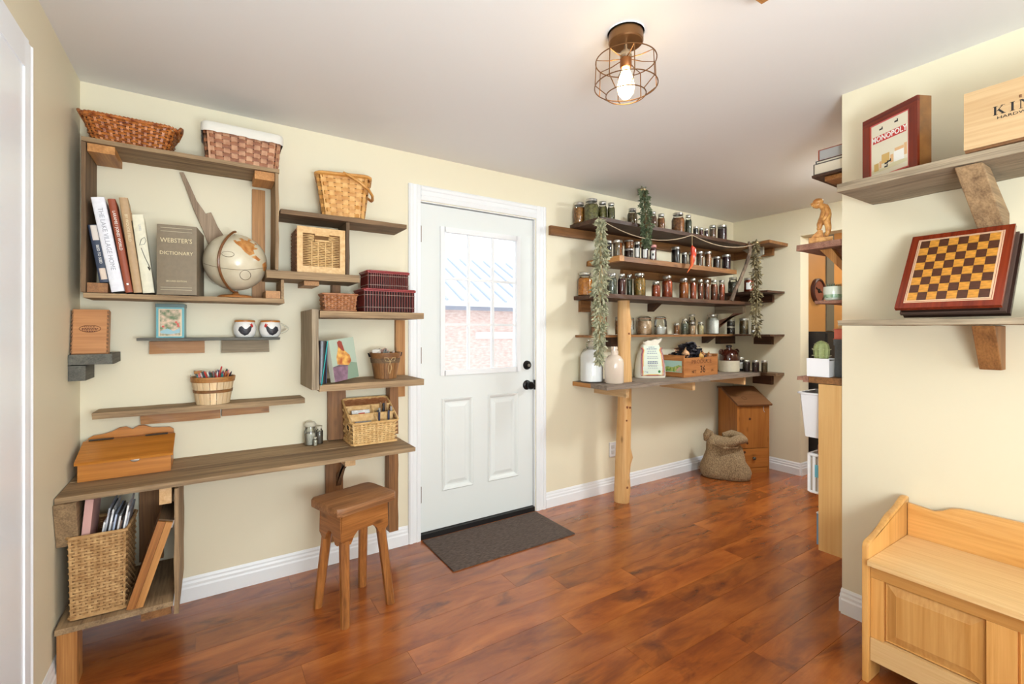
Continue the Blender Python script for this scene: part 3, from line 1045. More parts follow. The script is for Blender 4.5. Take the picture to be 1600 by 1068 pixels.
# wicker desk organiser
b = thing('wicker_organiser', 'pale wicker desk organiser with sloped compartments on the desk', 'organiser', (0.742, -0.150, 0.690))
weave(b, .232, .185, .245, .20, .112, 11, 20, WD, WD, rad=.008, slant=.105, liner=MIDW, amp=.005, th=.004)
rim(b, .238, .192, .006, .01, .005, CANE, 'base_rim')
rim(b, .25, .206, .117 + .0, .01, .0055, CANE, 'rim', slant=None) if False else None
mb = MB()
P = rrect(.25, .206, .01, 48)
mb.tube([(p[0], p[1], .118 + .105 * (p[1] / .206 + .5)) for p in P], .0055, 6, closed=True)
obj('rim', mb, CANE, b, smooth=True)
zt = lambda y: .118 + .105 * (y / .206 + .5)
for y in (-.035, .035):
    mb = MB(); mb.tube([(-.122, y, zt(y)), (.122, y, zt(y))], .0055, 6); mb.box((-.118, y - .002, .01), (.118, y + .002, zt(y) - .004)); obj('divider', mb, CANE, b, smooth=True)
mb = MB(); mb.tube([(.012, -.1, zt(-.1)), (.012, .035, zt(.035))], .005, 6); mb.box((.010, -.1, .01), (.014, .035, .11)); obj('divider', mb, CANE, b, smooth=True)
mb = MB(); mb.poly([(-.118, .036, zt(.036) - .002), (.118, .036, zt(.036) - .002), (.12, .1, zt(.1) - .002), (-.12, .1, zt(.1) - .002)]); obj('lid_weave', mb, WE, b)
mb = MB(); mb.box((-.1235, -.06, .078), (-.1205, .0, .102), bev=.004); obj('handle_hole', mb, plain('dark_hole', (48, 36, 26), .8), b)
mb = MB(); mb.tube([(-.124, -.06, .102), (-.126, -.03, .108), (-.124, 0, .102), (-.124, 0, .078), (-.125, -.03, .074), (-.124, -.06, .078)], .004, 6, closed=True); obj('handle_frame', mb, CANE, b, smooth=True)
for (nm, c, p, s, rot, lab) in (
        ('crayon_pack', (226, 224, 220), (.692, -.150, .835), (.095, .022, .05), -34, 'white paper packet lying across the left of the wicker organiser'),
        ('crayon_pack', (150, 146, 140), (.690, -.212, .786), (.085, .018, .05), -40, 'silvery grey packet in the front left of the wicker organiser')):
    M = Matrix.Translation(p) @ Matrix.Rotation(math.radians(rot), 4, 'X')
    mb = MB(); mb.box((-s[0] / 2, -s[1] / 2, -s[2] / 2), (s[0] / 2, s[1] / 2, s[2] / 2), M=M, bev=.003)
    o = obj('paper_packet', mb, plain(f'packet_{c[0]}', c, 0.4, var=.2, scale=60)); tag(o, lab, 'packet')
    if c[0] > 200:
        mb = MB(); mb.box((-.015, -s[1] / 2 - .001, -.012), (.02, -s[1] / 2 + .001, .008), M=M); obj('red_emblem', mb, plain('emblem_red', (190, 60, 50), .5), o)
for k in range(9):
    x = .765 + R.uniform(0, .095); y = -.225 + R.uniform(0, .10)
    nm, c = [('navy', (34, 40, 70)), ('grey', (160, 156, 150)), ('brown', (150, 110, 70)), ('black', (30, 30, 34))][k % 4]
    mb = MB(); mb.tube([(x, y, .71), (x + R.uniform(-.012, .012), y + .01, .70 + (.118 + .105 * ((y + .15) / .206 + .5)) + R.uniform(.0, .018))], .006, 8)
    o = obj('marker_pen', mb, plain('marker_' + nm, c, .4), smooth=True); tag(o, f'{nm} marker pen standing in the right side of the wicker organiser', 'pen', f'{nm} markers in the organiser')

# seagrass magazine basket under the desk
b = thing('magazine_basket', 'tall seagrass magazine basket under the desk on the low shelf', 'basket', (-0.345, -0.300, 0.2285), rz=math.radians(-2))
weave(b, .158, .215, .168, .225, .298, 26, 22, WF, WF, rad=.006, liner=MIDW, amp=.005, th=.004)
rim(b, .172, .229, .303, .008, .006, WF); rim(b, .162, .219, .006, .008, .006, WF, 'base_rim')
MC = [('white', (232, 234, 240)), ('silver', (170, 174, 184)), ('black', (36, 34, 38)), ('white', (240, 238, 236)), ('grey', (120, 118, 122)), ('pale blue', (176, 190, 214)), ('black', (48, 44, 44)), ('white', (228, 226, 230)), ('brown', (120, 96, 80)), ('black', (30, 30, 34)), ('white', (236, 236, 238)), ('silver', (190, 188, 190))]
for k, (nm, c) in enumerate(MC):
    x = -.384 + k * .0062
    M = Matrix.Translation((x, -.30, .235)) @ Matrix.Rotation(math.radians(9 + R.uniform(-.1, .1)), 4, 'Y')
    mb = MB(); mb.box((-.0028, -.09 + R.uniform(0, .02), 0), (.0028, .09, .325 + R.uniform(0, .06)), M=M)
    o = obj('magazine', mb, plain(f'magazine_{nm.replace(" ", "_")}', c, .35, var=.35, scale=40))
    tag(o, f'{nm} glossy magazine upright in the seagrass basket', 'magazine', f'{nm} magazines in the seagrass basket')
M = Matrix.Translation((-.412, -.30, .24)) @ Matrix.Rotation(math.radians(5), 4, 'Y')
mb = MB(); mb.box((-.012, -.085, 0), (.012, .085, .42), M=M, bev=.002)
o = obj('magazine_file', mb, plain('dusty_pink_card', (212, 164, 156), .6)); tag(o, 'tall pink file box sticking up at the left of the magazine basket', 'file box')

# folded wooden case leaning on the side panel
g = thing('folding_wooden_case', 'worn folding wooden case with latch leaning against the cubby side panel', 'case', (-0.264, -0.43, 0.2295), rot=(0, math.radians(17), math.radians(0)))
part('lower_half', g, 'stool_wood', (0, 0, 0.0), (.026, .26, .33), world=False, bev=.006)
part('upper_half', g, 'pine', (.027, 0, 0.0), (.05, .26, .33), world=False, bev=.006)
part('top_panel', g, 'barn_dark', (.002, .012, .331), (.048, .25, .336), world=False)
part('latch', g, STEEL, (.044, .03, .30), (.056, .06, .33), world=False)

# ------------------------------------------------------------------ books and ornaments, left
def book(label, loc, w, d, h, cover, rot=(0, 0, 0), pages=(226, 218, 200), group=None, rough=.5, name='book', spine_round=True):
    """upright book, spine facing -y; origin at the bottom front left corner"""
    b = thing(name, label, 'book', loc, rot=tuple(math.radians(a) for a in rot), group=group)
    cm = cover if not isinstance(cover, tuple) else plain('cover_%d_%d_%d' % cover, cover, rough, var=.06, scale=60)
    mb = MB()
    t = .0028
    ns = 6
    pts = [(0, d), (0, .006)] + [(w / 2 - w / 2 * math.cos(PI * k / ns), .006 - .006 * math.sin(PI * k / ns)) for k in range(1, ns)] + [(w, .006), (w, d), (w - t, d), (w - t, .008), (t, .008), (t, d)]
    mb.prism(pts, 2, 0, h)
    obj('cover', mb, cm, b, smooth=30)
    part('pages', b, plain('book_pages', pages, .9), (t, .0082, .004), (w - t, d - .005, h - .004), world=False, bev=0)
    return b


GILT = plain('gilt_print', (222, 206, 166), .4)
WPR = plain('white_print', (240, 238, 232), .6)
GPR = plain('grey_print', (160, 160, 170), .6)
DPR = plain('dark_print', (60, 54, 52), .6)


def spine(b, s, size, w, z, mat, sx=1.0, y=-.0004, down=True):
    a = -90 if down else 90
    M = Matrix.Translation((w / 2, y, z)) @ Matrix(((1, 0, 0, 0), (0, 0, -1, 0), (0, 1, 0, 0), (0, 0, 0, 1))) @ Matrix.Rotation(math.radians(a), 4, 'Z')
    return text('spine_lettering', s, size, M, mat, b, sx=sx)


Z0 = 1.4475
b = book('navy and white paperback, shortest of the leaning books by the shelf side', (-.374, -.205, 1.4885), .034, .15, .235, (52, 62, 84), rot=(0, -9, 3))
for (z0, z1, c) in ((.172, .232, (222, 212, 204)), (.012, .058, (226, 206, 190))):
    mb = MB(); mb.prism([(.002, .0045), (.011, -.0012), (.023, -.0012), (.032, .0045)], 2, z0, z1); obj('spine_panel', mb, plain('panel_%d' % c[1], c, .6), b)
spine(b, 'SEED TO SEED', .012, .034, .115, WPR)
b = book('tall white book with pale grey title, second of the leaning books', (-.336, -.215, Z0 + .004), .043, .17, .385, (232, 232, 240), rot=(0, -9.5, 3))
spine(b, 'THE LAKE VILLAGE HOME', .022, .043, .215, GPR, sx=1.0)
b = book('thin reddish brown book with white lettering among the leaning books', (-.291, -.215, Z0 + .004), .025, .16, .385, (150, 72, 44), rot=(0, -8.5, 3))
spine(b, 'LARAMIE / JONES WORLD', .0140, .025, .255, WPR)
part('spine_dot', b, WPR, (.009, -.0008, .03), (.016, .001, .038), world=False, bev=0)
b = book('tan cloth book with ragged jacket, tallest of the leaning books', (-.264, -.215, Z0 + .004), .029, .15, .395, (184, 152, 114), rot=(0, -7, 3))
spine(b, 'BY WOODS FIELD', .014, .029, .27, GILT)
mb = MB(); mb.prism([(.0265, .30), (.040, .305), (.038, .318), (.031, .345), (.0265, .37)], 1, .01, .012); obj('torn_jacket', mb, plain('torn_tan_paper', (170, 134, 94), .8), b)
b = book('cream book with bird sketch on the spine, last of the leaning books', (-.2335, -.215, Z0 + .004), .040, .15, .33, (226, 220, 196), rot=(0, -6.5, 3))
mb = MB()
mb.tube([(.012, -.001, .20), (.02, -.0012, .225), (.032, -.001, .235), (.036, -.0005, .22), (.028, -.001, .205), (.016, -.001, .203)], .0009, 4)
mb.tube([(.016, -.001, .19), (.024, -.001, .15), (.034, -.001, .115), (.037, -.0005, .10)], .0011, 4)
mb.tube([(.03, -.0012, .11), (.034, -.001, .095), (.037, -.0005, .105)], .0022, 4)
obj('bird_sketch', mb, DPR, b)
spine(b, 'LIVES', .011, .042, .275, GPR)

b = book('huge grey brown dictionary standing between the leaning books and the globe', (-.186, -.236, Z0), .142, .215, .300, (134, 120, 100), rot=(0, 0, -7), name='dictionary', rough=.7)
for z in (.27, .285, .02, .03):
    part('gilt_band', b, plain('dull_gilt', (186, 174, 148), .5), (.014, -.0012, z), (.126, .001, z + .0022), world=False, bev=0)
text('spine_lettering', "WEBSTER'S", .027, frame_front((.070, -.0016, .232)), GILT, b, sx=.86)
text('spine_lettering', 'DICTIONARY', .021, frame_front((.070, -.0016, .178)), GILT, b, sx=.94)
text('spine_lettering', 'SECOND EDITION', .009, frame_front((.070, -.0012, .058)), GILT, b)

# globe
g = thing('globe', 'antique toned desk globe on round wooden foot in the box shelf', 'globe', (0.108, -0.14, Z0))
mb = MB(); mb.lathe([(0, .022), (.014, .022), (.018, .016), (.058, .014), (.074, .008), (.078, 0), (0, 0)], 32); obj('foot', mb, wood('stool_wood', 0), g, smooth=True)
mb = MB(); mb.lathe([(.008, .02), (.006, .03), (.009, .038), (0, .038)], 12); obj('stem', mb, STEEL, g, smooth=True)
gm, nt, bb = newmat('antique_globe_map')
tc = nt.nodes.new('ShaderNodeTexCoord'); n1 = nt.nodes.new('ShaderNodeTexNoise'); n1.inputs['Scale'].default_value = 9; n1.inputs['Detail'].default_value = 5
nt.links.new(tc.outputs['Object'], n1.inputs['Vector'])
rp = nt.nodes.new('ShaderNodeValToRGB')
rp.color_ramp.elements[0].position = .35; rp.color_ramp.elements[0].color = lin((198, 186, 158))
rp.color_ramp.elements[1].position = .65; rp.color_ramp.elements[1].color = lin((218, 208, 184))
nt.links.new(n1.outputs['Fac'], rp.inputs['Fac']); nt.links.new(rp.outputs[0], bb.inputs['Base Color']); bb.inputs['Roughness'].default_value = .22
GC = Vector((0, 0, .170)); GR = .133
mb = MB(); bmesh.ops.create_uvsphere(mb.bm, u_segments=40, v_segments=24, radius=GR, matrix=Matrix.Translation(GC))
ball = obj('globe_ball', mb, gm, g, smooth=True)
# view facing frame on the ball: right, up, out
OUT = (Vector((0, -2.72, 1.293)) - (Vector((0.108, -.14, Z0)) + GC)).normalized()
RT = Vector((0, 0, 1)).cross(OUT).normalized(); UP = OUT.cross(RT)


def on_ball(u, v, r=GR + .0008):
    u, v = u / GR, v / GR
    w = math.sqrt(max(0, 1 - u * u - v * v))
    return GC + (RT * u + UP * v + OUT * w) * r


def patch(pts, mat, name):
    mb = MB()
    cx = sum(p[0] for p in pts) / len(pts); cy = sum(p[1] for p in pts) / len(pts)
    rings = [[mb.bm.verts.new(on_ball(cx + (p[0] - cx) * f, cy + (p[1] - cy) * f)) for p in pts] for f in (1, .66, .33)]
    c = mb.bm.verts.new(on_ball(cx, cy))
    n = len(pts)
    for A, B in zip(rings, rings[1:]):
        for k in range(n):
            mb.bm.faces.new((A[k], A[(k + 1) % n], B[(k + 1) % n], B[k]))
    for k in range(n):
        mb.bm.faces.new((rings[-1][k], rings[-1][(k + 1) % n], c))
    return obj(name, mb, mat, ball, smooth=True)


LAND = corn('ochre_land', (172, 104, 44), (206, 150, 88), 40, .4, 0)
patch([(-.01, .098), (.02, .112), (.055, .112), (.085, .092), (.088, .068), (.07, .062), (.075, .045), (.055, .035), (.035, .05), (.02, .07), (0, .085)], LAND, 'land_patch')
patch([(.062, .03), (.08, .038), (.1, .02), (.092, .012), (.075, .022)], LAND, 'land_patch')
patch([(.108, .0), (.122, .012), (.128, -.01), (.122, -.035), (.112, -.03)], LAND, 'land_patch')
INK = plain('brown_map_ink', (104, 84, 60), .5)
mb = MB(); mb.tube([on_ball(.038 + .022 * math.cos(t / 24 * 2 * PI), -.055 + .022 * math.sin(t / 24 * 2 * PI)) for t in range(24)], .0011, 4, closed=True); obj('compass_ring', mb, INK, ball)
mb = MB(); mb.tube([on_ball(-.03 + .024 * math.cos(t / 24 * 2 * PI), .035 + .012 * math.sin(t / 24 * 2 * PI)) for t in range(24)], .0009, 4, closed=True); obj('title_ring', mb, INK, ball)
mb = MB(); mb.tube([on_ball(x * .01, -.012 - .02 * (1 - (x / 13) ** 2)) for x in range(-13, 14)], .0009, 4); obj('equator_line', mb, INK, ball)
mb = MB()
pts = []
for k in range(25):
    t = math.radians(-82 + 170 * k / 24)
    u, v = -.026 - .028 * math.cos(t), .143 * math.sin(t)
    w = .143 * math.cos(t) * .96
    pts.append(GC + RT * (u - (.012 if k else 0) + .038 * (math.sin(t) ** 2)) + UP * v + OUT * max(.0, w) + OUT * .004)
mb.tube(pts, .0055, 6)
obj('meridian_arm', mb, plain('globe_arm_brown', (118, 74, 38), .35), g, smooth=True)

# cedar box on the corner shelf
g = thing('cedar_box', 'upright dovetailed reddish wood box leaning on the corner shelf', 'box', (-0.462, -0.205, 1.1995), rot=(math.radians(-9), 0, math.radians(0)))
part('box_body', g, wood('redwood', 0), (0, .012, 0), (.112, .062, .185), world=False)
part('sliding_lid', g, wood('redwood', 0), (.004, 0.004, .003), (.109, .0118, .182), world=False)
mb = MB()
for k in range(11):
    z = .006 + k * .0162
    mb.box((.108, .003, z), (.1128, .013, z + .009)); mb.box((-.0008, .003, z), (.004, .013, z + .009))
obj('dovetails', mb, wood('brown', 0), g, kind='stuff')
mb = MB()
mb.tube([(.056 + .033 * math.cos(t / 24 * 2 * PI), .0034, .103 + .014 * math.sin(t / 24 * 2 * PI)) for t in range(24)], .0009, 4, closed=True)
obj('branded_oval', mb, plain('burnt_mark', (98, 50, 24), .6), g)
mb = MB()
for (z, w) in ((.111, .036), (.1045, .05), (.0985, .05), (.092, .032)):
    x = .056 - w / 2
    while x < .056 + w / 2 - .002:
        ww = R.uniform(.003, .007); mb.box((x, .0032, z - .0018), (min(x + ww, .056 + w / 2), .0042, z + .0018)); x += ww + .002
obj('branded_lettering', mb, plain('burnt_mark', (122, 66, 30), .6), g, kind='stuff')

# printed tin
g = thing('picture_tin', 'teal tin with a country garden picture on the slate floating shelf', 'tin', (-0.143, -0.066, 1.261), rz=math.radians(-4))
TE = plain('teal_tin', (88, 142, 148), .3, metal=.3)
part('tin_body', g, TE, (-.052, -.04, 0), (.052, .04, .137), world=False, bev=.006)
part('tin_lid', g, plain('dark_teal_tin', (74, 92, 90), .3, metal=.3), (-.054, -.042, .1372), (.054, .042, .153), world=False, bev=.006)
part('cream_border', g, plain('cream_print', (222, 206, 176), .5), (-.043, -.0412, .006), (.043, -.0398, .130), world=False, bev=0)
part('garden_picture', g, corn('garden_print', (96, 120, 84), (226, 196, 170), 55, .5, 0), (-.038, -.0418, .010), (.038, -.041, .126), world=False, bev=0)
mb = MB(); mb.prism([(-.036, .03), (-.01, .042), (.012, .03), (.036, .044), (.036, .022), (.0, .016), (-.036, .02)], 1, -.0424, -.0417); obj('brook', mb, plain('brook_blue', (150, 190, 200), .5), g)
for (x, z) in ((.028, .062), (.022, .07), (.03, .053), (-.026, .05)):
    mb = MB(); mb.lathe([(0, .0006), (.005, .0)], 8, M=Matrix.Translation((x, -.0418, z)) @ Matrix.Rotation(PI / 2, 4, 'X')); obj('flower', mb, plain('rose_red', (206, 92, 80), .5), g)

# rooster mugs
def cyl_patch(pts, rfun, a0, mat, parent, name, off=.0012):
    mb = MB()
    cx = sum(p[0] for p in pts) / len(pts); cz = sum(p[1] for p in pts) / len(pts)

    def at(x, z):
        r = rfun(z) + off
        a = a0 + x / rfun(.045)
        return mb.bm.verts.new((r * math.cos(a), r * math.sin(a), z))
    rings = [[at(cx + (x - cx) * f, cz + (z - cz) * f) for x, z in pts] for f in (1, .66, .33)]
    c = at(cx, cz); n = len(pts)
    for A, B in zip(rings, rings[1:]):
        for k in range(n):
            mb.bm.faces.new((A[k], A[(k + 1) % n], B[(k + 1) % n], B[k]))
    for k in range(n):
        mb.bm.faces.new((rings[-1][k], rings[-1][(k + 1) % n], c))
    return obj(name, mb, mat, parent)


def mug(label, loc, flip):
    g = thing('rooster_mug', label, 'mug', loc, group='rooster mugs on the floating shelf')
    prof = [(0, 0), (.036, 0), (.040, .004), (.047, .018), (.050, .036), (.049, .054), (.044, .068), (.042, .074)]
    mb = MB(); mb.lathe(prof, 32); obj('mug_body', mb, plain('white_glaze', (238, 236, 232), .15, coat=.3), g, smooth=True)
    mb = MB(); mb.lathe([(0, .084), (.040, .084), (.045, .081), (.045, .075), (.042, .074)], 32); obj('wooden_lid', mb, wood('honey', 0), g, smooth=True)

    def rf(z):
        for (r0, z0), (r1, z1) in zip(prof[1:], prof[2:]):
            if z0 <= z <= z1:
                return r0 + (r1 - r0) * (z - z0) / max(1e-6, z1 - z0)
        return .045
    a0 = math.radians(-88)
    s = -1 if flip else 1
    body = [(-.022, .046), (-.026, .034), (-.018, .022), (-.004, .014), (.008, .018), (.016, .030), (.02, .044), (.022, .05), (.014, .05), (.006, .04), (-.008, .038), (-.014, .05)]
    cyl_patch([(s * x * 1.3, (z - .035) * 1.3 + .035) for x, z in body], rf, a0, plain('rooster_black', (48, 48, 54), .4), g, 'painted_rooster')
    comb = [(.016, .05), (.014, .058), (.019, .056), (.022, .062), (.026, .054), (.026, .048), (.022, .044)]
    cyl_patch([(s * x * 1.3, (z - .035) * 1.3 + .035) for x, z in comb], rf, a0, plain('rooster_red', (196, 50, 44), .4), g, 'painted_comb', .0016)
    mb = MB(); mb.lathe([(.0408, .006), (.0425, .009)], 32); obj('green_band', mb, plain('grass_green', (86, 110, 74), .4), g)
    return g


m1 = mug('white lidded cup with black rooster facing right, left of the pair', (.150, -.065, 1.261), False)
m2 = mug('white lidded mug with rooster and glass handle, right of the pair', (.262, -.065, 1.261), True)
mb = MB(); mb.tube([(.046 + .034 * math.sin(t / 12 * PI), -.012, .066 - .048 * t / 12) for t in range(13)], .004, 8); obj('handle', mb, plain('pale_glass_handle', (206, 200, 178), .1), m2, smooth=True)

# lap desk / letter box
g = thing('letter_box', 'honey pine slant lid letter box with scalloped back on the desk', 'box', (-0.287, -0.13, 0.690), rz=math.radians(0))
mb = MB(); mb.prism([(-.1, 0), (.095, 0), (.095, .122), (.055, .122), (-.1, .072)], 0, -.150, .150, bev=.0); obj('box_body', mb, 'honey', g)
M = Matrix.Translation((0, .055, .123)) @ Matrix.Rotation(math.atan2(.050, .155), 4, 'X')
part('slant_lid', g, 'honey', (-.158, -.175, -.001), (.158, 0, .011), world=False, M=M, bev=.004)
part('top_ledge', g, 'honey', (-.153, .056, .1225), (.153, .096, .132), world=False)
mb = MB()
pts = [(-.15, .1225), (-.15, .135), (-.135, .146), (-.10, .150), (-.07, .158), (-.045, .172), (-.022, .174), (-.008, .166), (0, .160), (.008, .166), (.022, .174), (.045, .172), (.07, .160), (.10, .158), (.135, .156), (.15, .145), (.15, .1225)]
mb.prism(pts, 1, .097, .108); obj('scalloped_back', mb, 'honey', g)
for x in (-.10, .09):
    part('hinge', g, BLACK, (x - .04, .046, .133), (x + .04, .07, .137), world=False)
mb = MB(); mb.lathe([(0, .008), (.009, .006), (.011, 0)], 14, M=Matrix.Translation((.03, -.1, .066)) @ Matrix.Rotation(PI / 2, 4, 'X') @ Matrix.Diagonal((1.6, .9, 1, 1))); obj('lock_plate', mb, STEEL, g, smooth=True)

# jars on the desk
g = thing('apothecary_jar', 'pale stoppered glass jar on the desk left of two vials', 'jar', (.452, -.062, .690))
mb = MB(); mb.lathe([(.028, 0), (.031, .004), (.031, .07), (.026, .083), (.025, .094), (.029, .097)], 24); obj('glass', mb, clear_glass(), g, smooth=True)
mb = MB(); mb.lathe([(0, .002), (.0285, .003), (.0285, .062), (0, .064)], 20); obj('contents', mb, plain('pale_grey_beads', (190, 184, 170), .6, var=.2, scale=160), g, smooth=True)
mb = MB(); mb.lathe([(.024, .094), (.028, .1), (.03, .107), (.022, .118), (0, .122)], 24); obj('stopper', mb, plain('frosted_stopper', (214, 208, 190), .2), g, smooth=True)
for (x, y, r, h, c, lab) in ((.495, -.07, .019, .095, (92, 82, 70), 'tall dark vial of grey beads beside the stoppered jar'), (.468, -.108, .011, .046, (186, 178, 160), 'tiny clear vial standing in front of the stoppered jar')):
    g = thing('glass_vial', lab, 'vial', (x, y, .690))
    mb = MB(); mb.lathe([(r * .9, 0), (r, .004), (r, h * .7), (r * .7, h * .8), (r * .7, h * .9)], 18); obj('glass', mb, clear_glass(), g, smooth=True)
    mb = MB(); mb.lathe([(0, .002), (r * .88, .003), (r * .88, h * .66), (0, h * .68)], 16); obj('contents', mb, plain('vial_%d' % c[0], c, .6, var=.3, scale=200), g, smooth=True)
    mb = MB(); mb.lathe([(r * .72, h * .86), (r * .8, h), (0, h)], 16); obj('cork', mb, plain('pale_cork', (206, 198, 178), .7), g, smooth=True)

# books and bucket on the lower board by the door
b = book('black hardback with teal ribbon against the grey side panel', (.452, -.285, 1.0305), .034, .2, .212, (44, 38, 42), rot=(0, 1.5, 2), rough=.3)
mb = MB(); mb.tube([(.036, -.004, .213), (.026, -.006, .12), (.012, -.008, .0), (.0, -.05, -.002)], .0022, 4); obj('ribbon', mb, plain('teal_ribbon', (60, 190, 190), .5), b)
mb = MB(); mb.box((.033, -.002, .004), (.0365, .03, .208)); obj('blue_inside', mb, plain('navy_lining', (30, 42, 84), .5), b)
g = thing('notebook', 'rooster covered notebook leaning right of the black hardback', 'notebook', (.512, -.272, 1.0335), rot=(math.radians(6), math.radians(-5), math.radians(-62)))
part('pages', g, plain('book_pages', (226, 218, 200), .9), (.004, .004, .003), (.026, .15, .205), world=False)
SPN = plain('pale_sage_cover', (206, 204, 188), .35)
mb = MB(); mb.box((0, 0, 0), (.003, .155, .21), bev=.001); mb.box((0, -.001, 0), (.03, .003, .21), bev=.001); mb.box((.027, 0, 0), (.03, .155, .21), bev=.001); obj('cover', mb, SPN, g)
CX = .0304
def side_poly(pts, mat, name, off=0.0):
    mb = MB(); f = mb.poly([(CX + off, y, z) for y, z in pts]); bmesh.ops.triangulate(mb.bm, faces=mb.bm.faces[:]); return obj(name, mb, mat, g)
side_poly([(.0, 0), (.155, 0), (.155, .06), (.09, .09), (0, .075)], plain('mauve_print', (132, 100, 118), .4, var=.3, scale=50), 'flower_print')
side_poly([(.08, 0), (.155, 0), (.155, .075), (.1, .09)], plain('sage_print', (128, 150, 128), .4), 'leaf_print', .0003)
side_poly([(.0, .075), (.155, .06), (.155, .21), (.0, .21)], plain('grey_green_print', (170, 184, 166), .4), 'sky_print')
side_poly([(.03, .085), (.10, .07), (.12, .09), (.115, .12), (.085, .15), (.08, .175), (.07, .19), (.05, .185), (.045, .16), (.03, .12)], corn('rooster_print', (170, 84, 36), (236, 184, 92), 30, .4, 0), 'printed_rooster', .0006)
side_poly([(.048, .175), (.046, .195), (.06, .203), (.075, .195), (.08, .16), (.085, .145), (.07, .15)], plain('rooster_red_print', (150, 54, 36), .4), 'printed_comb', .0009)

g = thing('bushel_basket', 'brown wooden bucket basket with twine bow left of the door', 'basket', (.822, -.165, 1.0305))
BK = wood('brown', 2)
r0, r1, hh = .060, .083, .140
for k in range(16):
    a0, a1 = 2 * PI * (k + .03) / 16, 2 * PI * (k + .97) / 16
    mb = MB(); vs = []
    for (rr, z) in ((r0 - .003, 0), (r1 - .003, hh), (r1, hh), (r0, 0)):
        for a in (a0, (a0 + a1) / 2, a1):
            vs.append(mb.bm.verts.new((rr * math.cos(a), rr * math.sin(a), z)))
    for i in range(3):
        for j in range(2):
            q = i * 3 + j
            mb.bm.faces.new((vs[q], vs[q + 1], vs[q + 4], vs[q + 3]))
    mb.bm.faces.new((vs[9], vs[10], vs[1], vs[0])); mb.bm.faces.new((vs[10], vs[11], vs[2], vs[1]))
    bmesh.ops.recalc_face_normals(mb.bm, faces=mb.bm.faces[:])
    obj('stave', mb, BK, g)
mb = MB(); mb.lathe([(0, .004), (r0 - .002, .004)], 16); obj('base', mb, BK, g)
for z0, z1 in ((.086, .112), (.118, .142)):
    ra, rb = r0 + (r1 - r0) * z0 / hh, r0 + (r1 - r0) * z1 / hh
    mb = MB(); mb.lathe([(ra + .0005, z0), (ra + .003, z0), (rb + .003, z1), (rb + .0005, z1)], 32); obj('rim_band', mb, wood('barn_dark' if z0 < .1 else 'brown', 0), g, smooth=True)
TW = plain('pale_twine', (216, 190, 140), .8)
mb = MB()
for s in (-1, 1):
    mb.tube([(0, -.082, .095), (s * .012, -.084, .115), (s * .03, -.08, .118), (s * .026, -.08, .10), (0, -.082, .095), (s * .010, -.078, .06), (s * .002, -.072, .03)], .0012, 4)
obj('twine_bow', mb, TW, g)
for s in (-1, 1):
    mb = MB(); mb.tube([(s * .085, -.01, .12), (s * .094, 0, .138), (s * .085, .01, .12)], .0035, 6); obj('wire_ear', mb, BLACK, g, smooth=True)
for k in range(14):
    a = R.uniform(0, 2 * PI); rr = R.uniform(0, .055)
    M = Matrix.Translation((.822 + rr * math.cos(a), -.165 + rr * math.sin(a), 1.0305 + .125 + R.uniform(0, .025))) @ Matrix.Rotation(R.uniform(0, 6), 4, 'Z') @ Matrix.Rotation(R.uniform(-.7, .7), 4, 'X')
    mb = MB(); mb.box((-.022, -.003, -.012), (.022, .003, .012), M=M, bev=.002); mb.tube([M @ Vector((-.02, 0, .01)), M @ Vector((0, .004, .02)), M @ Vector((.02, 0, .01))], .0018, 5)
    nm, c = [('white', (226, 220, 210)), ('pink', (206, 166, 150)), ('grey', (120, 116, 110))][k % 3]
    o = obj('clothes_peg', mb, plain('peg_' + nm, c, .5)); tag(o, f'{nm} clothes peg in the brown bucket basket by the door', 'peg', f'{nm} pegs in the bucket basket')

# ------------------------------------------------------------------ stool
g = thing('wooden_stool', 'small rustic wooden stool with splayed legs in front of the desk', 'stool', (.576, -.469, 0), rz=math.radians(17.5))
HS = .52
mb = MB()
P = rrect(.318, .246, .03, 40)
mb.prism([(p[0], p[1]) for p in P], 2, HS - .038, HS, bev=.006)
for v in mb.bm.verts:
    v.co.z += .0015 * noise.noise(v.co * 14)
obj('seat', mb, 'seat_wood', g, smooth=30)
aw, ad = .115, .085
def apron_pts(w):
    return [(-w - .008, .365), (-w - .002, .481), (w + .002, .481), (w + .008, .365), (w - .02, .338), (w - .04, .34), (w - .055, .37), (w - .075, .39), (-w + .075, .39), (-w + .055, .37), (-w + .04, .34), (-w + .02, .338)]
for s in (-1, 1):
    mb = MB(); mb.prism(apron_pts(aw), 1, s * ad - .009, s * ad + .009); obj('apron', mb, 'stool_wood', g)
for s in (-1, 1):
    mb = MB(); mb.prism(apron_pts(ad - .001), 0, s * aw - .009, s * aw + .009); obj('apron', mb, 'stool_wood', g)
for sx in (-1, 1):
    for sy in (-1, 1):
        mb = MB()
        top, bot = Vector((sx * .088, sy * .058, .475)), Vector((sx * .118, sy * .118, 0.0))
        ring = []
        for (c, hw) in ((bot, .0165), (top, .019)):
            ring.append([mb.bm.verts.new(c + Vector((hw * math.cos(q), hw * math.sin(q), 0)) * 1.25) for q in [PI / 8 + i * PI / 4 for i in range(8)]])
        mb.bm.faces.new(ring[0][::-1]); mb.bm.faces.new(ring[1])
        for i in range(8):
            mb.bm.faces.new((ring[0][i], ring[0][(i + 1) % 8], ring[1][(i + 1) % 8], ring[1][i]))
        lg = obj('leg', mb, 'stool_wood', g)

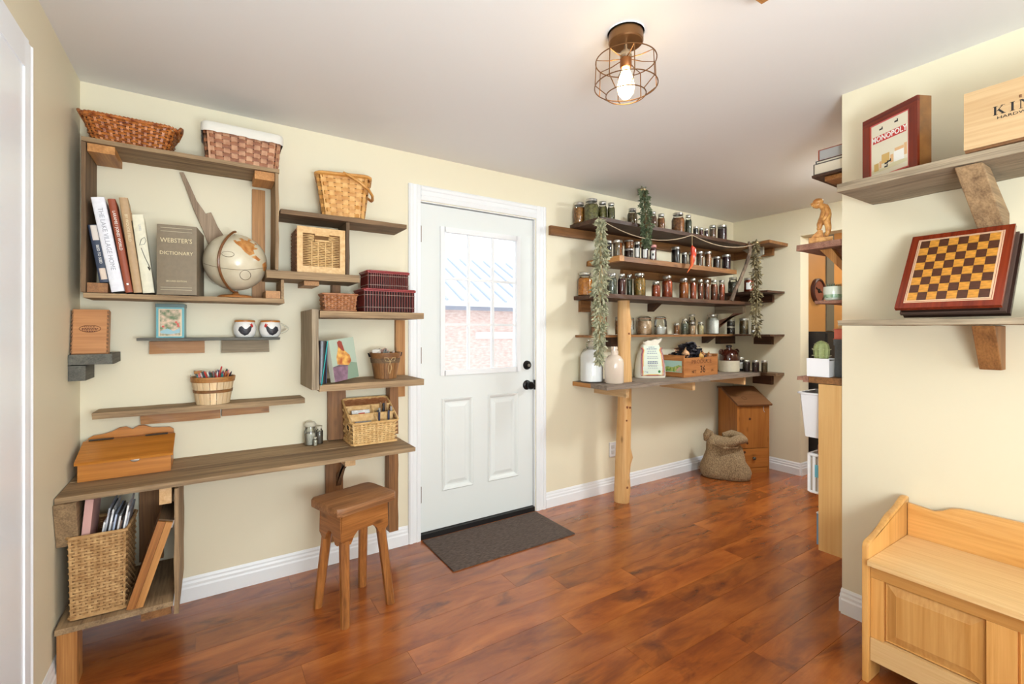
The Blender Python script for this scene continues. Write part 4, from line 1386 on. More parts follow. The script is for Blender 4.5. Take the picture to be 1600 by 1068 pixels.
# ------------------------------------------------------------------ pantry shelves on the back and right walls
g = thing('pantry_shelf', 'top dark pantry shelf board on long ledger near the ceiling', 'shelf', (3.3, 0, 1.99))
board('shelf_board', g, 'dark', (2.288, -.33, 2.060), (4.10, -.001, 2.089))
board('shelf_board', g, 'brown', (4.105, -.53, 2.060), (4.422, -.001, 2.089))
board('ledger', g, 'brown', (2.085, -.036, 1.992), (4.384, -.001, 2.059))
board('ledger', g, 'brown', (4.386, -.41, 1.992), (4.422, -.001, 2.059))
mb = MB(); mb.prism([(-.40, 2.058), (-.40, 1.99), (-.33, 1.96), (-.20, 2.058)], 0, 4.24, 4.262); obj('end_bracket', mb, plain('pale_grey_wood', (176, 170, 154), .7, var=.1), g, world=True)

g = thing('pantry_shelf', 'second pantry shelf, short thick board full of small jam jars', 'shelf', (3.2, 0, 1.745))
board('shelf_board', g, 'brown', (2.4536, -.35, 1.79), (3.91, -.001, 1.829))
part('pale_end', g, 'pine', (2.4526, -.352, 1.791), (2.50, -.02, 1.8305))
board('ledger', g, 'brown', (2.82, -.04, 1.725), (4.0, -.001, 1.789))
board('wall_strip', g, 'barn_dark', (3.86, -.05, 1.60), (3.90, -.001, 1.724))

g = thing('pantry_shelf', 'third long pantry shelf carrying tall orange and red preserve jars', 'shelf', (3.2, 0, 1.40))
board('shelf_board', g, 'dark', (2.325, -.35, 1.523), (4.15, -.001, 1.554))
board('ledger', g, 'brown', (2.37, -.04, 1.435), (2.47, -.001, 1.522))
part('ledger', g, 'dark', (2.53, -.04, 1.44), (2.60, -.001, 1.522))
mb = MB(); mb.prism([(-.12, 1.522), (-.002, 1.522), (-.002, 1.455), (-.03, 1.455)], 0, 3.15, 3.20); obj('bracket', mb, 'dark', g, world=True)
part('bracket_arm', g, 'barn_grey', (4.085, -.30, 1.455), (4.135, -.02, 1.522))
mb = MB(); mb.prism([(-.28, 1.454), (-.21, 1.454), (-.02, 1.31), (-.02, 1.375)], 0, 4.08, 4.14); obj('diagonal_brace', mb, 'reddish', g, world=True)
g2 = thing('pantry_shelf', 'small return shelf on the right wall above the third pantry shelf', 'shelf', (4.3, -.2, 1.56))
board('shelf_board', g2, 'dark', (4.13, -.50, 1.630), (4.422, -.001, 1.653))
board('ledger', g2, 'dark', (4.385, -.41, 1.555), (4.422, -.02, 1.629))
board('front_block', g2, 'dark', (4.165, -.10, 1.556), (4.384, -.02, 1.629))

g = thing('pantry_shelf', 'narrow fourth pantry shelf with spice jars running behind the log post', 'shelf', (3.3, 0, 1.16))
board('shelf_board', g, 'brown', (2.34, -.155, 1.240), (4.422, -.001, 1.2595))
board('return_board', g, 'dark', (4.17, -.50, 1.240), (4.422, -.156, 1.2595))
part('wall_block', g, 'dark', (2.66, -.06, 1.165), (2.78, -.001, 1.239))
mb = MB(); mb.prism([(-.12, 1.239), (-.005, 1.239), (-.005, 1.175), (-.03, 1.175)], 0, 3.90, 3.96); obj('bracket', mb, 'dark', g, world=True)
part('wall_block', g, 'dark', (4.12, -.06, 1.165), (4.36, -.001, 1.239))
part('wall_block', g, 'dark', (4.385, -.40, 1.165), (4.422, -.23, 1.239))

g = thing('pantry_counter', 'thick grey weathered plank counter below the spice shelf on pine arms', 'counter', (3.3, 0, .80))
board('counter_board', g, 'grey_plank', (2.316, -.152, .876), (4.268, -.001, .910))
board('counter_board', g, 'grey_plank', (2.316, -.276, .876), (2.555, -.153, .910))
board('counter_board', g, 'grey_plank', (2.705, -.276, .876), (4.268, -.153, .910))
board('counter_board', g, 'grey_plank', (2.316, -.366, .876), (4.268, -.277, .910))
board('return_board', g, 'barn_dark', (4.270, -.50, .882), (4.422, -.001, .909))
part('end_face', g, 'pine', (2.3145, -.20, .877), (2.318, -.003, .908))
for x in (2.535, 3.307, 4.04):
    part('bracket_arm', g, 'pale_pine', (x, -.335, .806), (x + .032, -.002, .875))
part('wall_block', g, 'dark', (4.385, -.40, .79), (4.422, -.22, .881))

# log post
g = thing('log_post', 'peeled pale log post standing on the floor through the pantry counter', 'post', (2.628, -.212, 0))
mb = MB()
n = 20
prev = None
hs = [0, .02, .1, .2, .28, .33, .40, .5, .6, .7, .8, .86, .92, 1.0, 1.1, 1.2, 1.25, 1.3, 1.36, 1.42, 1.48, 1.521]
for h in hs:
    t = h / 1.521
    cx, cy = .026 * t + .006 * math.sin(5 * t), .004 * math.sin(7 * t + 1)
    r = .060 - .014 * t - (.004 if h == 0 else 0)
    ring = []
    for k in range(n):
        a = 2 * PI * k / n
        bulge = sum(q * math.exp(-((h - hz) / .045) ** 2) * max(0, math.cos(a - aa)) ** 4 for hz, aa, q in ((.33, -.5, .022), (.955, -.9, .012), (1.36, -.6, .016), (1.27, -1.2, .008), (.72, -2.2, .008), (.10, -.6, .010)))
        rr = min(r * (1 + .07 * math.sin(3 * a + 6 * t)) + bulge, .0625 if .84 < h < .95 else .078)
        ring.append(mb.bm.verts.new((cx + rr * math.cos(a), cy + rr * .93 * math.sin(a), h)))
    if prev:
        for k in range(n):
            mb.bm.faces.new((prev[k], prev[(k + 1) % n], ring[(k + 1) % n], ring[k]))
    else:
        mb.bm.faces.new(ring[::-1])
    prev = ring
mb.bm.faces.new(prev)
obj('trunk', mb, 'log', g, smooth=60)
KN = plain('knot_brown', (132, 74, 34), .6)
for (h, a, s) in ((.335, -.75, .013), (.72, -1.95, .010), (.715, -1.4, .008), (.62, -2.0, .007), (1.27, -1.45, .010), (1.37, -.85, .011), (.12, -1.7, .009)):
    t = h / 1.521; rr = (.060 - .014 * t) * 1.0
    M = Matrix.Translation((.026 * t + .006 * math.sin(5 * t) + rr * .985 * math.cos(a), .004 * math.sin(7 * t + 1) + rr * .93 * .985 * math.sin(a), h)) @ Matrix.Rotation(a + PI / 2, 4, 'Z') @ Matrix.Rotation(PI / 2, 4, 'X')
    mb = MB(); mb.lathe([(0, .009), (s * .6, .0085), (s, .005), (s * 1.1, -.008)], 12, M=M); obj('knot', mb, KN, g, smooth=True)

# crooked branch
mb = MB()
mb.tube([(4.02, -.41, 2.04), (4.01, -.405, 1.97), (3.96, -.40, 1.86), (3.905, -.385, 1.74), (3.86, -.37, 1.66), (3.83, -.345, 1.556)], [.012, .016, .014, .015, .016, .018], 8)
mb.tube([(4.01, -.405, 1.97), (3.985, -.42, 2.03), (3.975, -.42, 2.075)], [.011, .012, .009], 7)
o = obj('forked_branch', mb, corn('bark', (62, 48, 38), (132, 112, 92), 40, .9, .6, (1, 1, .3)), smooth=True)
tag(o, 'crooked forked branch prop at the right end of the third pantry shelf', 'branch')

# ------------------------------------------------------------------ jars
JC = {
    'peach': ((120, 84, 32), (206, 140, 70)), 'olive': ((88, 84, 44), (140, 134, 78)), 'olive2': ((78, 78, 46), (122, 120, 74)),
    'brownolive': ((78, 62, 34), (128, 106, 66)), 'brown': ((70, 42, 22), (122, 80, 44)), 'amberbrown': ((110, 62, 24), (176, 114, 56)),
    'darkgreen': ((42, 48, 34), (78, 84, 56)), 'black': ((16, 12, 14), (34, 24, 24)), 'darkred': ((54, 14, 12), (104, 34, 26)),
    'wine': ((34, 10, 18), (66, 22, 30)), 'amber': ((150, 76, 18), (196, 112, 36)), 'darkbrown': ((34, 18, 12), (66, 36, 22)),
    'orange': ((206, 120, 16), (240, 164, 40)), 'greygreen': ((70, 76, 62), (126, 128, 108)), 'mixed': ((110, 104, 50), (206, 150, 70)),
    'redorange': ((138, 46, 14), (196, 88, 34)), 'redbrown': ((92, 36, 14), (150, 74, 34)), 'clear': ((190, 184, 170), (210, 206, 194)),
    'beige': ((196, 160, 124), (226, 196, 160)), 'white': ((226, 222, 214), (240, 238, 232)), 'cream': ((206, 188, 138), (232, 218, 172)),
}
CG = clear_glass()


def jar(label, loc, r, h, shape, content, fill, lid='steel', paper=0, group=None):
    g = thing('glass_jar', label, 'jar', loc, group=group)
    if shape == 'mason':
        prof = [(r * .9, 0), (r, .006), (r, h * .66), (r * .93, h * .74), (r * .76, h * .80), (r * .74, h * .86)]
        lr = r * .80
    elif shape == 'wide':
        prof = [(r * .86, 0), (r * .97, .008), (r, h * .45), (r * .97, h * .72), (r * .85, h * .80), (r * .85, h * .88)]
        lr = r * .90
    else:
        prof = [(r * .92, 0), (r, .005), (r, h * .78), (r * .92, h * .84), (r * .92, h * .88)]
        lr = r * .98
    mb = MB(); mb.lathe(prof, 20); obj('glass', mb, CG, g, smooth=True)
    fz = h * fill
    inner = [(0, .003)]
    for (rr, z) in prof:
        if z < fz:
            inner.append((max(.001, rr - .0022), max(z, .0035)))
    pr = [p for p in prof]
    rf = prof[-1][0]
    for (ra, za), (rb, zb) in zip(pr, pr[1:]):
        if za <= fz <= zb:
            rf = ra + (rb - ra) * (fz - za) / max(1e-6, zb - za)
    inner += [(rf - .0024, fz), (0, fz)]
    c = JC[content]
    mb = MB(); mb.lathe(inner, 18); obj('contents', mb, corn('preserve_' + content, c[0], c[1], 70, .35, .1), g, smooth=True)
    if lid == 'glass':
        mb = MB(); mb.lathe([(lr, h * .86), (lr, h * .93), (lr * .7, h * .99), (0, h)], 20); obj('glass_lid', mb, clear_glass('lid_glass', (.93, .95, .93)), g, smooth=True)
        mb = MB(); mb.lathe([(lr * 1.01, h * .85), (lr * 1.02, h * .885), (lr * .98, h * .885)], 20); obj('rubber_ring', mb, plain('rubber_ring', (186, 140, 110), .7), g, smooth=True)
    else:
        lm = STEEL if lid == 'steel' else corn('checked_lid', (206, 60, 60), (240, 206, 200), 320, .5, 0)
        z0 = h - min(.017, h * .13)
        mb = MB(); mb.lathe([(lr * .96, z0 - .002), (lr, z0), (lr, h - .003), (lr * .95, h), (lr * .8, h), (lr * .78, h - .0012), (0, h - .0012)], 24); obj('lid', mb, lm, g, smooth=30)
    if paper:
        a0 = math.atan2(-2.72 - loc[1], -loc[0])
        mb = MB(); m = 8; rows = []
        for z in (h * .18, h * .66):
            rows.append([mb.bm.verts.new(((r + .0007) * math.cos(a0 - .55 + 1.1 * k / m), (r + .0007) * math.sin(a0 - .55 + 1.1 * k / m), z)) for k in range(m + 1)])
        for k in range(m):
            mb.bm.faces.new((rows[0][k], rows[0][k + 1], rows[1][k + 1], rows[1][k]))
        obj('paper_label', mb, PAPER, g)
        if paper == 2:
            mb = MB(); mb.lathe([(0, .0005), (r * .26, 0)], 10, M=Matrix.Translation(((r + .0012) * math.cos(a0), (r + .0012) * math.sin(a0), h * .42)) @ Matrix.Rotation(a0 + PI / 2, 4, 'Z') @ Matrix.Rotation(PI / 2, 4, 'X') @ Matrix.Diagonal((1, 1.5, 1, 1)))
            obj('printed_mark', mb, plain('black_print', (24, 22, 24), .6), g)
    return g


GR_ = {'t': 'jars on the top pantry shelf', 's': 'jars on the second pantry shelf', 'h': 'jars on the third pantry shelf', 'f': 'jars on the spice shelf'}
JARS = [
    ('t', 2.334, -0.057, 2.089, 0.045, 0.161, 'mason', 'peach', 0.75, 'steel', 0, 'peach and green pickle jar at the left end of the top pantry shelf'),
    ('t', 2.365, -0.155, 2.089, 0.054, 0.169, 'mason', 'olive', 0.76, 'steel', 0, 'big olive green pickle jar, tallest on the top pantry shelf'),
    ('t', 2.483, -0.15, 2.089, 0.035, 0.171, 'mason', 'olive', 0.76, 'steel', 0, 'olive pickle jar just right of the tallest jar, top pantry shelf'),
    ('t', 2.513, -0.21, 2.089, 0.028, 0.152, 'mason', 'olive2', 0.76, 'steel', 0, 'narrow olive jar, last of the left four on the top pantry shelf'),
    ('t', 2.749, -0.2, 2.089, 0.038, 0.145, 'mason', 'brownolive', 0.74, 'steel', 0, 'brownish olive jar left of the green herb bunch, top pantry shelf'),
    ('t', 2.982, -0.12, 2.089, 0.028, 0.175, 'mason', 'brown', 0.74, 'steel', 0, 'brown preserve jar half hidden behind the green herb bunch'),
    ('t', 2.968, -0.21, 2.089, 0.032, 0.149, 'mason', 'brown', 0.74, 'steel', 0, 'dark brown preserve jar just right of the green herb bunch'),
    ('t', 3.072, -0.21, 2.089, 0.03, 0.147, 'mason', 'amberbrown', 0.74, 'steel', 0, 'amber brown jar with rounded shoulders, second right of the herb bunch'),
    ('t', 3.298, -0.2, 2.089, 0.053, 0.186, 'mason', 'amberbrown', 0.76, 'steel', 0, 'large amber brown jar standing alone mid way on the top pantry shelf'),
    ('t', 3.407, -0.22, 2.089, 0.028, 0.18, 'mason', 'darkgreen', 0.76, 'steel', 0, 'dark green narrow jar beside the large amber jar, top pantry shelf'),
    ('t', 3.521, -0.21, 2.089, 0.021, 0.098, 'jam', 'black', 0.78, 'steel', 0, 'small black jam jar, first of the low jars on the top shelf'),
    ('t', 3.597, -0.21, 2.089, 0.018, 0.096, 'jam', 'darkred', 0.78, 'steel', 0, 'tiny dark red jam jar, second of the low jars on the top shelf'),
    ('t', 3.67, -0.21, 2.089, 0.018, 0.099, 'jam', 'wine', 0.78, 'steel', 0, 'tiny wine coloured jam jar, third of the low jars on the top shelf'),
    ('t', 3.838, -0.16, 2.089, 0.029, 0.158, 'jam', 'brown', 0.78, 'steel', 0, 'squat brown jam jar left of the wide dark end jar, top shelf'),
    ('t', 3.907, -0.21, 2.089, 0.04, 0.157, 'jam', 'wine', 0.78, 'steel', 0, 'wide dark purple jar at the right end of the top pantry shelf'),
    ('s', 2.482, -0.3, 1.83, 0.021, 0.118, 'jam', 'brownolive', 0.85, 'steel', 0, 'grey brown jar behind the hanging sage, left end of second pantry shelf'),
    ('s', 2.486, -0.2, 1.83, 0.03, 0.13, 'jam', 'black', 0.85, 'steel', 0, 'black preserve jar just right of the hanging sage, second pantry shelf'),
    ('s', 2.572, -0.22, 1.83, 0.035, 0.136, 'jam', 'amber', 0.85, 'steel', 0, 'glowing amber jelly jar near the left end of the second pantry shelf'),
    ('s', 2.678, -0.23, 1.83, 0.035, 0.082, 'jam', 'darkbrown', 0.8, 'steel', 0, 'dark brown low jar at the bottom of a stack of two'),
    ('s', 2.758, -0.24, 1.83, 0.021, 0.142, 'jam', 'black', 0.85, 'steel', 1, 'slim dark jar with a long white label, second pantry shelf'),
    ('s', 2.833, -0.25, 1.83, 0.026, 0.133, 'jam', 'wine', 0.85, 'steel', 1, 'dark wine jar with white label and steel lid, second pantry shelf'),
    ('s', 2.928, -0.25, 1.83, 0.026, 0.133, 'jam', 'darkred', 0.8, 'check', 1, 'dark jar with pink checked lid and black and white label'),
    ('s', 3.243, -0.22, 1.83, 0.035, 0.153, 'jam', 'black', 0.85, 'steel', 0, 'black jar alone left of the red chillies, second pantry shelf'),
    ('s', 3.315, -0.25, 1.83, 0.022, 0.108, 'jam', 'darkbrown', 0.85, 'steel', 0, 'small dark brown jar just left of the red chillies'),
    ('s', 3.542, -0.15, 1.83, 0.021, 0.148, 'jam', 'darkbrown', 0.85, 'steel', 0, 'small dark jar hidden behind the red chillies'),
    ('s', 3.564, -0.22, 1.83, 0.028, 0.146, 'jam', 'brown', 0.85, 'steel', 0, 'brown jar just right of the red chillies, second pantry shelf'),
    ('s', 3.683, -0.22, 1.83, 0.029, 0.156, 'jam', 'amberbrown', 0.85, 'steel', 0, 'amber brown jar second right of the red chillies'),
    ('s', 3.764, -0.25, 1.83, 0.031, 0.114, 'jam', 'darkbrown', 0.85, 'steel', 0, 'low dark brown jar beside the end jar of the second pantry shelf'),
    ('s', 3.924, -0.24, 1.83, 0.037, 0.147, 'jam', 'wine', 0.85, 'steel', 0, 'wide dark purple jar at the right end of the second pantry shelf'),
    ('h', 2.385, -0.065, 1.555, 0.055, 0.174, 'mason', 'orange', 0.76, 'steel', 0, 'bright orange jar at the left end of the third pantry shelf'),
    ('h', 2.529, -0.2, 1.555, 0.037, 0.165, 'mason', 'greygreen', 0.78, 'steel', 0, 'grey green pickle jar right of the hanging sage, third pantry shelf'),
    ('h', 2.602, -0.23, 1.555, 0.03, 0.162, 'mason', 'darkred', 0.78, 'steel', 0, 'dark red beet jar on the third pantry shelf'),
    ('h', 2.739, -0.18, 1.555, 0.022, 0.171, 'mason', 'darkgreen', 0.78, 'steel', 0, 'slim dark green jar between beet jar and mixed pickle jar'),
    ('h', 2.786, -0.24, 1.555, 0.045, 0.178, 'mason', 'mixed', 0.78, 'steel', 0, 'mixed green and orange pickle jar on the third pantry shelf'),
    ('h', 2.974, -0.24, 1.555, 0.034, 0.125, 'mason', 'redorange', 0.76, 'steel', 0, 'short red orange jar beside a taller one, third pantry shelf'),
    ('h', 3.134, -0.22, 1.555, 0.042, 0.183, 'mason', 'redorange', 0.78, 'steel', 0, 'tall red orange jar with short neighbour, third pantry shelf'),
    ('h', 3.32, -0.24, 1.555, 0.038, 0.171, 'mason', 'amber', 0.8, 'steel', 0, 'amber orange jar, first of the close row of six, third pantry shelf'),
    ('h', 3.472, -0.22, 1.555, 0.026, 0.182, 'mason', 'redorange', 0.8, 'steel', 0, 'red orange jar, second of the close row of six'),
    ('h', 3.559, -0.23, 1.555, 0.023, 0.176, 'mason', 'redbrown', 0.8, 'steel', 0, 'red brown jar, third of the close row of six'),
    ('h', 3.62, -0.25, 1.555, 0.023, 0.172, 'mason', 'redbrown', 0.8, 'steel', 0, 'red brown slim jar, fourth of the close row of six'),
    ('h', 3.741, -0.24, 1.555, 0.031, 0.18, 'mason', 'redbrown', 0.8, 'steel', 0, 'red brown jar, fifth of the close row of six'),
    ('h', 3.887, -0.22, 1.555, 0.026, 0.19, 'mason', 'redorange', 0.8, 'steel', 0, 'red orange jar at the right end of the close row of six'),
    ('f', 2.713, -0.08, 1.2598, 0.02, 0.14, 'jam', 'peach', 0.8, 'steel', 0, 'peach coloured jar half hidden behind the log post'),
    ('f', 2.872, -0.08, 1.2598, 0.02, 0.138, 'jam', 'clear', 0.3, 'glass', 0, 'clear jar peeping out right of the log post, spice shelf'),
    ('f', 3.018, -0.085, 1.2598, 0.061, 0.15, 'wide', 'beige', 0.75, 'glass', 0, 'wide glass jar full of beige grain right of the log post'),
    ('f', 3.217, -0.085, 1.2598, 0.052, 0.154, 'wide', 'white', 0.42, 'glass', 0, 'wide clear jar half full of white powder, spice shelf'),
    ('f', 3.412, -0.1, 1.2598, 0.024, 0.095, 'jam', 'amberbrown', 0.8, 'steel', 0, 'tiny brown spice jar, lowest in the spice jar cluster'),
    ('f', 3.521, -0.1, 1.2598, 0.032, 0.136, 'mason', 'greygreen', 0.7, 'steel', 0, 'small grey herb jar in the spice jar cluster'),
    ('f', 3.601, -0.12, 1.2598, 0.027, 0.108, 'mason', 'beige', 0.7, 'steel', 0, 'small beige spice jar at the front of the spice cluster'),
    ('f', 3.7, -0.045, 1.2598, 0.033, 0.181, 'mason', 'brownolive', 0.7, 'steel', 0, 'taller grey brown jar at the back of the spice cluster'),
    ('f', 3.721, -0.12, 1.2598, 0.027, 0.109, 'mason', 'cream', 0.72, 'steel', 0, 'small cream yellow spice jar, right end of the spice cluster'),
    ('f', 3.955, -0.085, 1.2598, 0.055, 0.184, 'mason', 'white', 0.82, 'steel', 0, 'large jar of white powder left of the diagonal brace'),
    ('f', 4.195, -0.115, 1.2598, 0.036, 0.072, 'jam', 'black', 0.8, 'steel', 0, 'low black jar under another at the right of the spice shelf'),
    ('f', 4.29, -0.19, 1.2598, 0.041, 0.15, 'jam', 'brownolive', 0.85, 'steel', 0, 'olive brown jar beside two stacked black jars, spice shelf'),
    ('f', 4.31, -0.275, 1.2598, 0.022, 0.112, 'jam', 'black', 0.8, 'steel', 1, 'small dark jar with white label behind the right herb bundle'),
]
for (gk, x, y, z, r, h, sh, c, fill, lid, pl_, lab) in JARS:
    jar(lab, (x, y, z + .0005), r, h, sh, c, fill, lid, pl_ if lid != 'check' else 2, GR_[gk])
jar('amber brown low jar resting on top of another, second pantry shelf', (2.678, -.23, 1.8305 + .0825), .035, .064, 'jam', 'amberbrown', .8, group=GR_['s'])
jar('low black jar lying on top of another at the right of the spice shelf', (4.195, -.115, 1.2605 + .0725), .036, .062, 'jam', 'black', .8, group=GR_['f'])
jar('dark grey jar just behind the forked branch on the return shelf', (4.18, -.147, 1.6535), .045, .143, 'mason', 'greygreen', .7, group='jars on the return shelf')
jar('orange jar with white label beside the right herb bundle, return shelf', (4.25, -.262, 1.6535), .043, .131, 'jam', 'redorange', .84, paper=1, group='jars on the return shelf')
for (x, y, r, h, c, pp, lab) in ((4.235, -.190, .031, .128, 'black', 1, 'black jar with white label, tallest beside the brown crock jug'), (4.20, -.272, .026, .106, 'wine', 0, 'dark wine jar in front of the labelled black jar on the counter'),
                                 (4.232, -.336, .030, .108, 'wine', 0, 'dark purple jar between wine and amber jars on the counter end'), (4.25, -.408, .026, .108, 'brownolive', 0, 'olive amber jar at the very end of the counter')):
    jar(lab, (x, y, .9105), r, h, 'jam', c, .82, paper=pp, group='low jars at the end of the counter')

# square glass bottle on the spice shelf
g = thing('storage_bottle', 'tall square glass bottle of pinkish grain behind the hanging sage', 'bottle', (2.512, -.085, 1.260), rz=math.radians(12))
part('contents', g, corn('pink_salt', (190, 132, 92), (226, 172, 132), 140, .7, .2), (-.040, -.040, .004), (.040, .040, .165), world=False, bev=.006)
part('glass', g, CG, (-.043, -.043, 0), (.043, .043, .182), world=False, bev=.01)
mb = MB(); mb.lathe([(.02, .182), (.02, .196), (.023, .197), (.023, .222), (0, .224)], 16); obj('cap', mb, plain('grey_cap', (150, 152, 160), .4), g, smooth=True)
o = MB(); o.box((3.33, -.13, 1.2598), (3.40, -.07, 1.2622)); o = obj('folded_note', o, PAPER); tag(o, 'small white paper note lying flat on the spice shelf', 'note')

# big jugs on the counter
g = thing('glass_jug', 'large glass jug of white flour at the left end of the counter', 'jug', (2.405, -.115, .9105))
pf = [(.078, 0), (.085, .008), (.085, .19), (.080, .215), (.060, .242), (.032, .258), (.024, .268), (.024, .30), (.029, .304), (.029, .316)]
mb = MB(); mb.lathe(pf, 28); obj('glass', mb, clear_glass('jug_glass', (1.0, 1.0, 1.0), .7), g, smooth=True)
mb = MB(); mb.lathe([(0, .003), (.077, .004), (.0838, .010), (.0838, .188), (.070, .215), (.03, .238), (0, .242)], 24); obj('contents', mb, plain('white_flour', (250, 250, 248), .8), g, smooth=True)
mb = MB(); mb.tube([(-.024, -.004, .298), (-.05, -.010, .296), (-.062, -.012, .275), (-.05, -.010, .252), (-.035, -.006, .255)], .006, 8); obj('loop_handle', mb, clear_glass('thick_glass', (.86, .9, .84)), g, smooth=True)
g = thing('milk_bottle_jug', 'creamy white handled jug standing left of the log post on the counter', 'jug', (2.485, -.268, .9105))
MK = plain('creamy_glaze', (226, 208, 190), .15, coat=.4)
mb = MB(); mb.lathe([(0, 0), (.062, 0), (.068, .008), (.069, .145), (.064, .172), (.046, .196), (.024, .208), (.021, .222), (.021, .244), (.024, .246), (.024, .266), (0, .267)], 28); obj('jug_body', mb, MK, g, smooth=True)
mb = MB(); mb.tube([(.02, .008, .236), (.042, .010, .232), (.046, .011, .215), (.036, .008, .196)], .006, 8); obj('loop_handle', mb, MK, g, smooth=True)

# printed flour sack
g = thing('flour_sack', 'standing printed flour bag with red and purple border right of the log', 'bag', (3.035, -.128, .910), rz=math.radians(-27))
SK = plain('cream_cotton', (232, 224, 206), .9, bump=.2, bscale=200)
mb = MB()
prof = [(0, .122, .052), (.02, .126, .056), (.10, .120, .058), (.18, .104, .048), (.24, .082, .034), (.27, .070, .024), (.285, .074, .02), (.305, .082, .016)]
prev = None; n = 32
for (z, w, d) in prof:
    P = rrect(2 * w, 2 * d, d * .8, n)
    ring = [mb.bm.verts.new((p[0] + (.02 if z > .28 else 0), p[1], z + (.012 * (p[0] / w) if z > .28 else 0) + (.004 * math.sin(9 * p[0] / w) if z > .2 else 0))) for p in P]
    if prev:
        for k in range(n):
            mb.bm.faces.new((prev[k], prev[(k + 1) % n], ring[(k + 1) % n], ring[k]))
    else:
        mb.bm.faces.new(ring[::-1])
    prev = ring
mb.bm.faces.new(prev)
obj('bag_body', mb, SK, g, smooth=True)


def sack_y(x, z):
    for (z0, w0, d0), (z1, w1, d1) in zip(prof, prof[1:]):
        if z0 <= z <= z1:
            d = d0 + (d1 - d0) * (z - z0) / (z1 - z0)
            return -d - .0015
    return -.05


def strip(pts, wd, mat, name, off):
    mb = MB()
    rows = []
    for i, (x, z) in enumerate(pts):
        a = pts[max(0, i - 1)]; b = pts[min(len(pts) - 1, i + 1)]
        t = Vector((b[0] - a[0], b[1] - a[1])).normalized()
        nx, nz = -t[1] * wd / 2, t[0] * wd / 2
        rows.append((mb.bm.verts.new((x - nx, sack_y(x, z - nz) - off, z - nz)), mb.bm.verts.new((x + nx, sack_y(x, z + nz) - off, z + nz))))
    for a, b in zip(rows, rows[1:]):
        mb.bm.faces.new((a[0], b[0], b[1], a[1]))
    return obj(name, mb, mat, g)


def outline(k):
    L = [(-.088 * k, .245), (-.075 * k, .225), (-.086 * k, .19), (-.092 * k, .12), (-.094 * k, .05), (-.094 * k, .022)]
    return L + [(x * .5, .022 - .004 * (k - 1) * 10) for x in (-.094 * k, .0, .094 * k)] + [(-x, z) for x, z in L[::-1]]


mb = MB()
rows = []
for z in (.028, .08, .14, .19, .24, .262):
    hw = .082 if z < .2 else .066
    rows.append([mb.bm.verts.new((x, sack_y(x, z) - .0004, z)) for x in (-hw, 0, hw)])
for a, b in zip(rows, rows[1:]):
    for k in range(2):
        mb.bm.faces.new((a[k], a[k + 1], b[k + 1], b[k]))
obj('printed_panel', mb, plain('pale_mint_print', (224, 232, 216), .8), g)
strip(outline(.93), .007, plain('orange_red_ink', (196, 84, 62), .7), 'red_border', .0008)
strip(outline(.84), .006, plain('yellow_ink', (232, 206, 128), .7), 'yellow_border', .0009)
strip(outline(1.04), .006, plain('purple_ink', (132, 70, 96), .7), 'purple_border', .0006)
IK = plain('blue_grey_ink', (110, 118, 150), .7)
for (z, w, th) in ((.248, .05, .006), (.234, .085, .006), (.216, .075, .005), (.200, .085, .006), (.172, .085, .003), (.160, .09, .003), (.132, .08, .007), (.120, .085, .007), (.104, .08, .003), (.092, .075, .003), (.08, .08, .003)):
    mb = MB()
    k = 0; x = -w / 2
    while x < w / 2:
        ww = R.uniform(.008, .018)
        mb.box((x, sack_y(x, z) - .0012, z - th / 2), (min(x + ww, w / 2), sack_y(x, z) - .0006, z + th / 2)); x += ww + .004
    obj('print_line', mb, IK, g, kind='stuff')
text('print_weight', '7 kg', .018, frame_front((-.055, sack_y(0, .05) - .001, .05)), IK, g)
mb = MB(); mb.lathe([(0, .0008), (.011, .0004)], 16, M=Matrix.Translation((.055, sack_y(0, .05) - .0006, .052)) @ Matrix.Rotation(PI / 2, 4, 'X')); obj('green_seal', mb, plain('green_seal', (54, 122, 62), .6), g)

# wooden crate with leaves
g = thing('fruit_crate', 'old stencilled wooden fruit crate with landscape label on the counter', 'crate', (3.235, -.305, .910), rz=math.radians(5.0))
L_, D_, H_ = .535, .215, .18
part('front_panel', g, 'crate_wood', (.012, 0, .008), (L_ - .012, .010, .158), world=False)
part('back_panel', g, 'crate_wood', (.012, D_ - .01, .008), (L_ - .012, D_, .158), world=False)
for x0 in (0, L_ - .016):
    part('end_panel', g, 'crate_wood', (x0, 0.001, .008), (x0 + .0155, D_ - .001, H_), world=False)
part('base_panel', g, 'crate_wood', (0, 0, 0), (L_, D_, .0075), world=False)
part('landscape_label', g, plain('label_sky', (176, 214, 206), .5), (-.001, .018, .04), (.0005, D_ - .018, .135), world=False, bev=0)
mb = MB(); mb.prism([(.02, .045), (.195, .045), (.195, .075), (.15, .085), (.10, .08), (.05, .10), (.02, .095)], 0, -.0016, -.0009); obj('label_meadow', mb, corn('label_meadow', (84, 146, 50), (196, 200, 120), 60, .5, 0), g)
mb = MB(); mb.prism([(.022, .046), (.075, .048), (.06, .07), (.04, .088), (.024, .08)], 0, -.0021, -.0015); obj('label_cottage', mb, corn('label_cottage', (190, 180, 160), (226, 170, 150), 80, .5, 0), g)
BR = plain('burnt_stencil', (70, 36, 18), .7)
text('stencil', '36', .085, frame_front((.285, -.0008, .054)), BR, g, bold=.0008)
text('stencil', 'NET', .036, frame_front((.150, -.0008, .040)), BR, g)
text('stencil', 'PRODUCE', .046, frame_front((.27, -.0006, .122)), plain('faded_stencil', (110, 62, 30), .8), g, sx=1.5)
text('stencil', 'LBS', .026, frame_front((.44, -.0008, .040)), plain('faded_stencil', (110, 62, 30), .8), g)


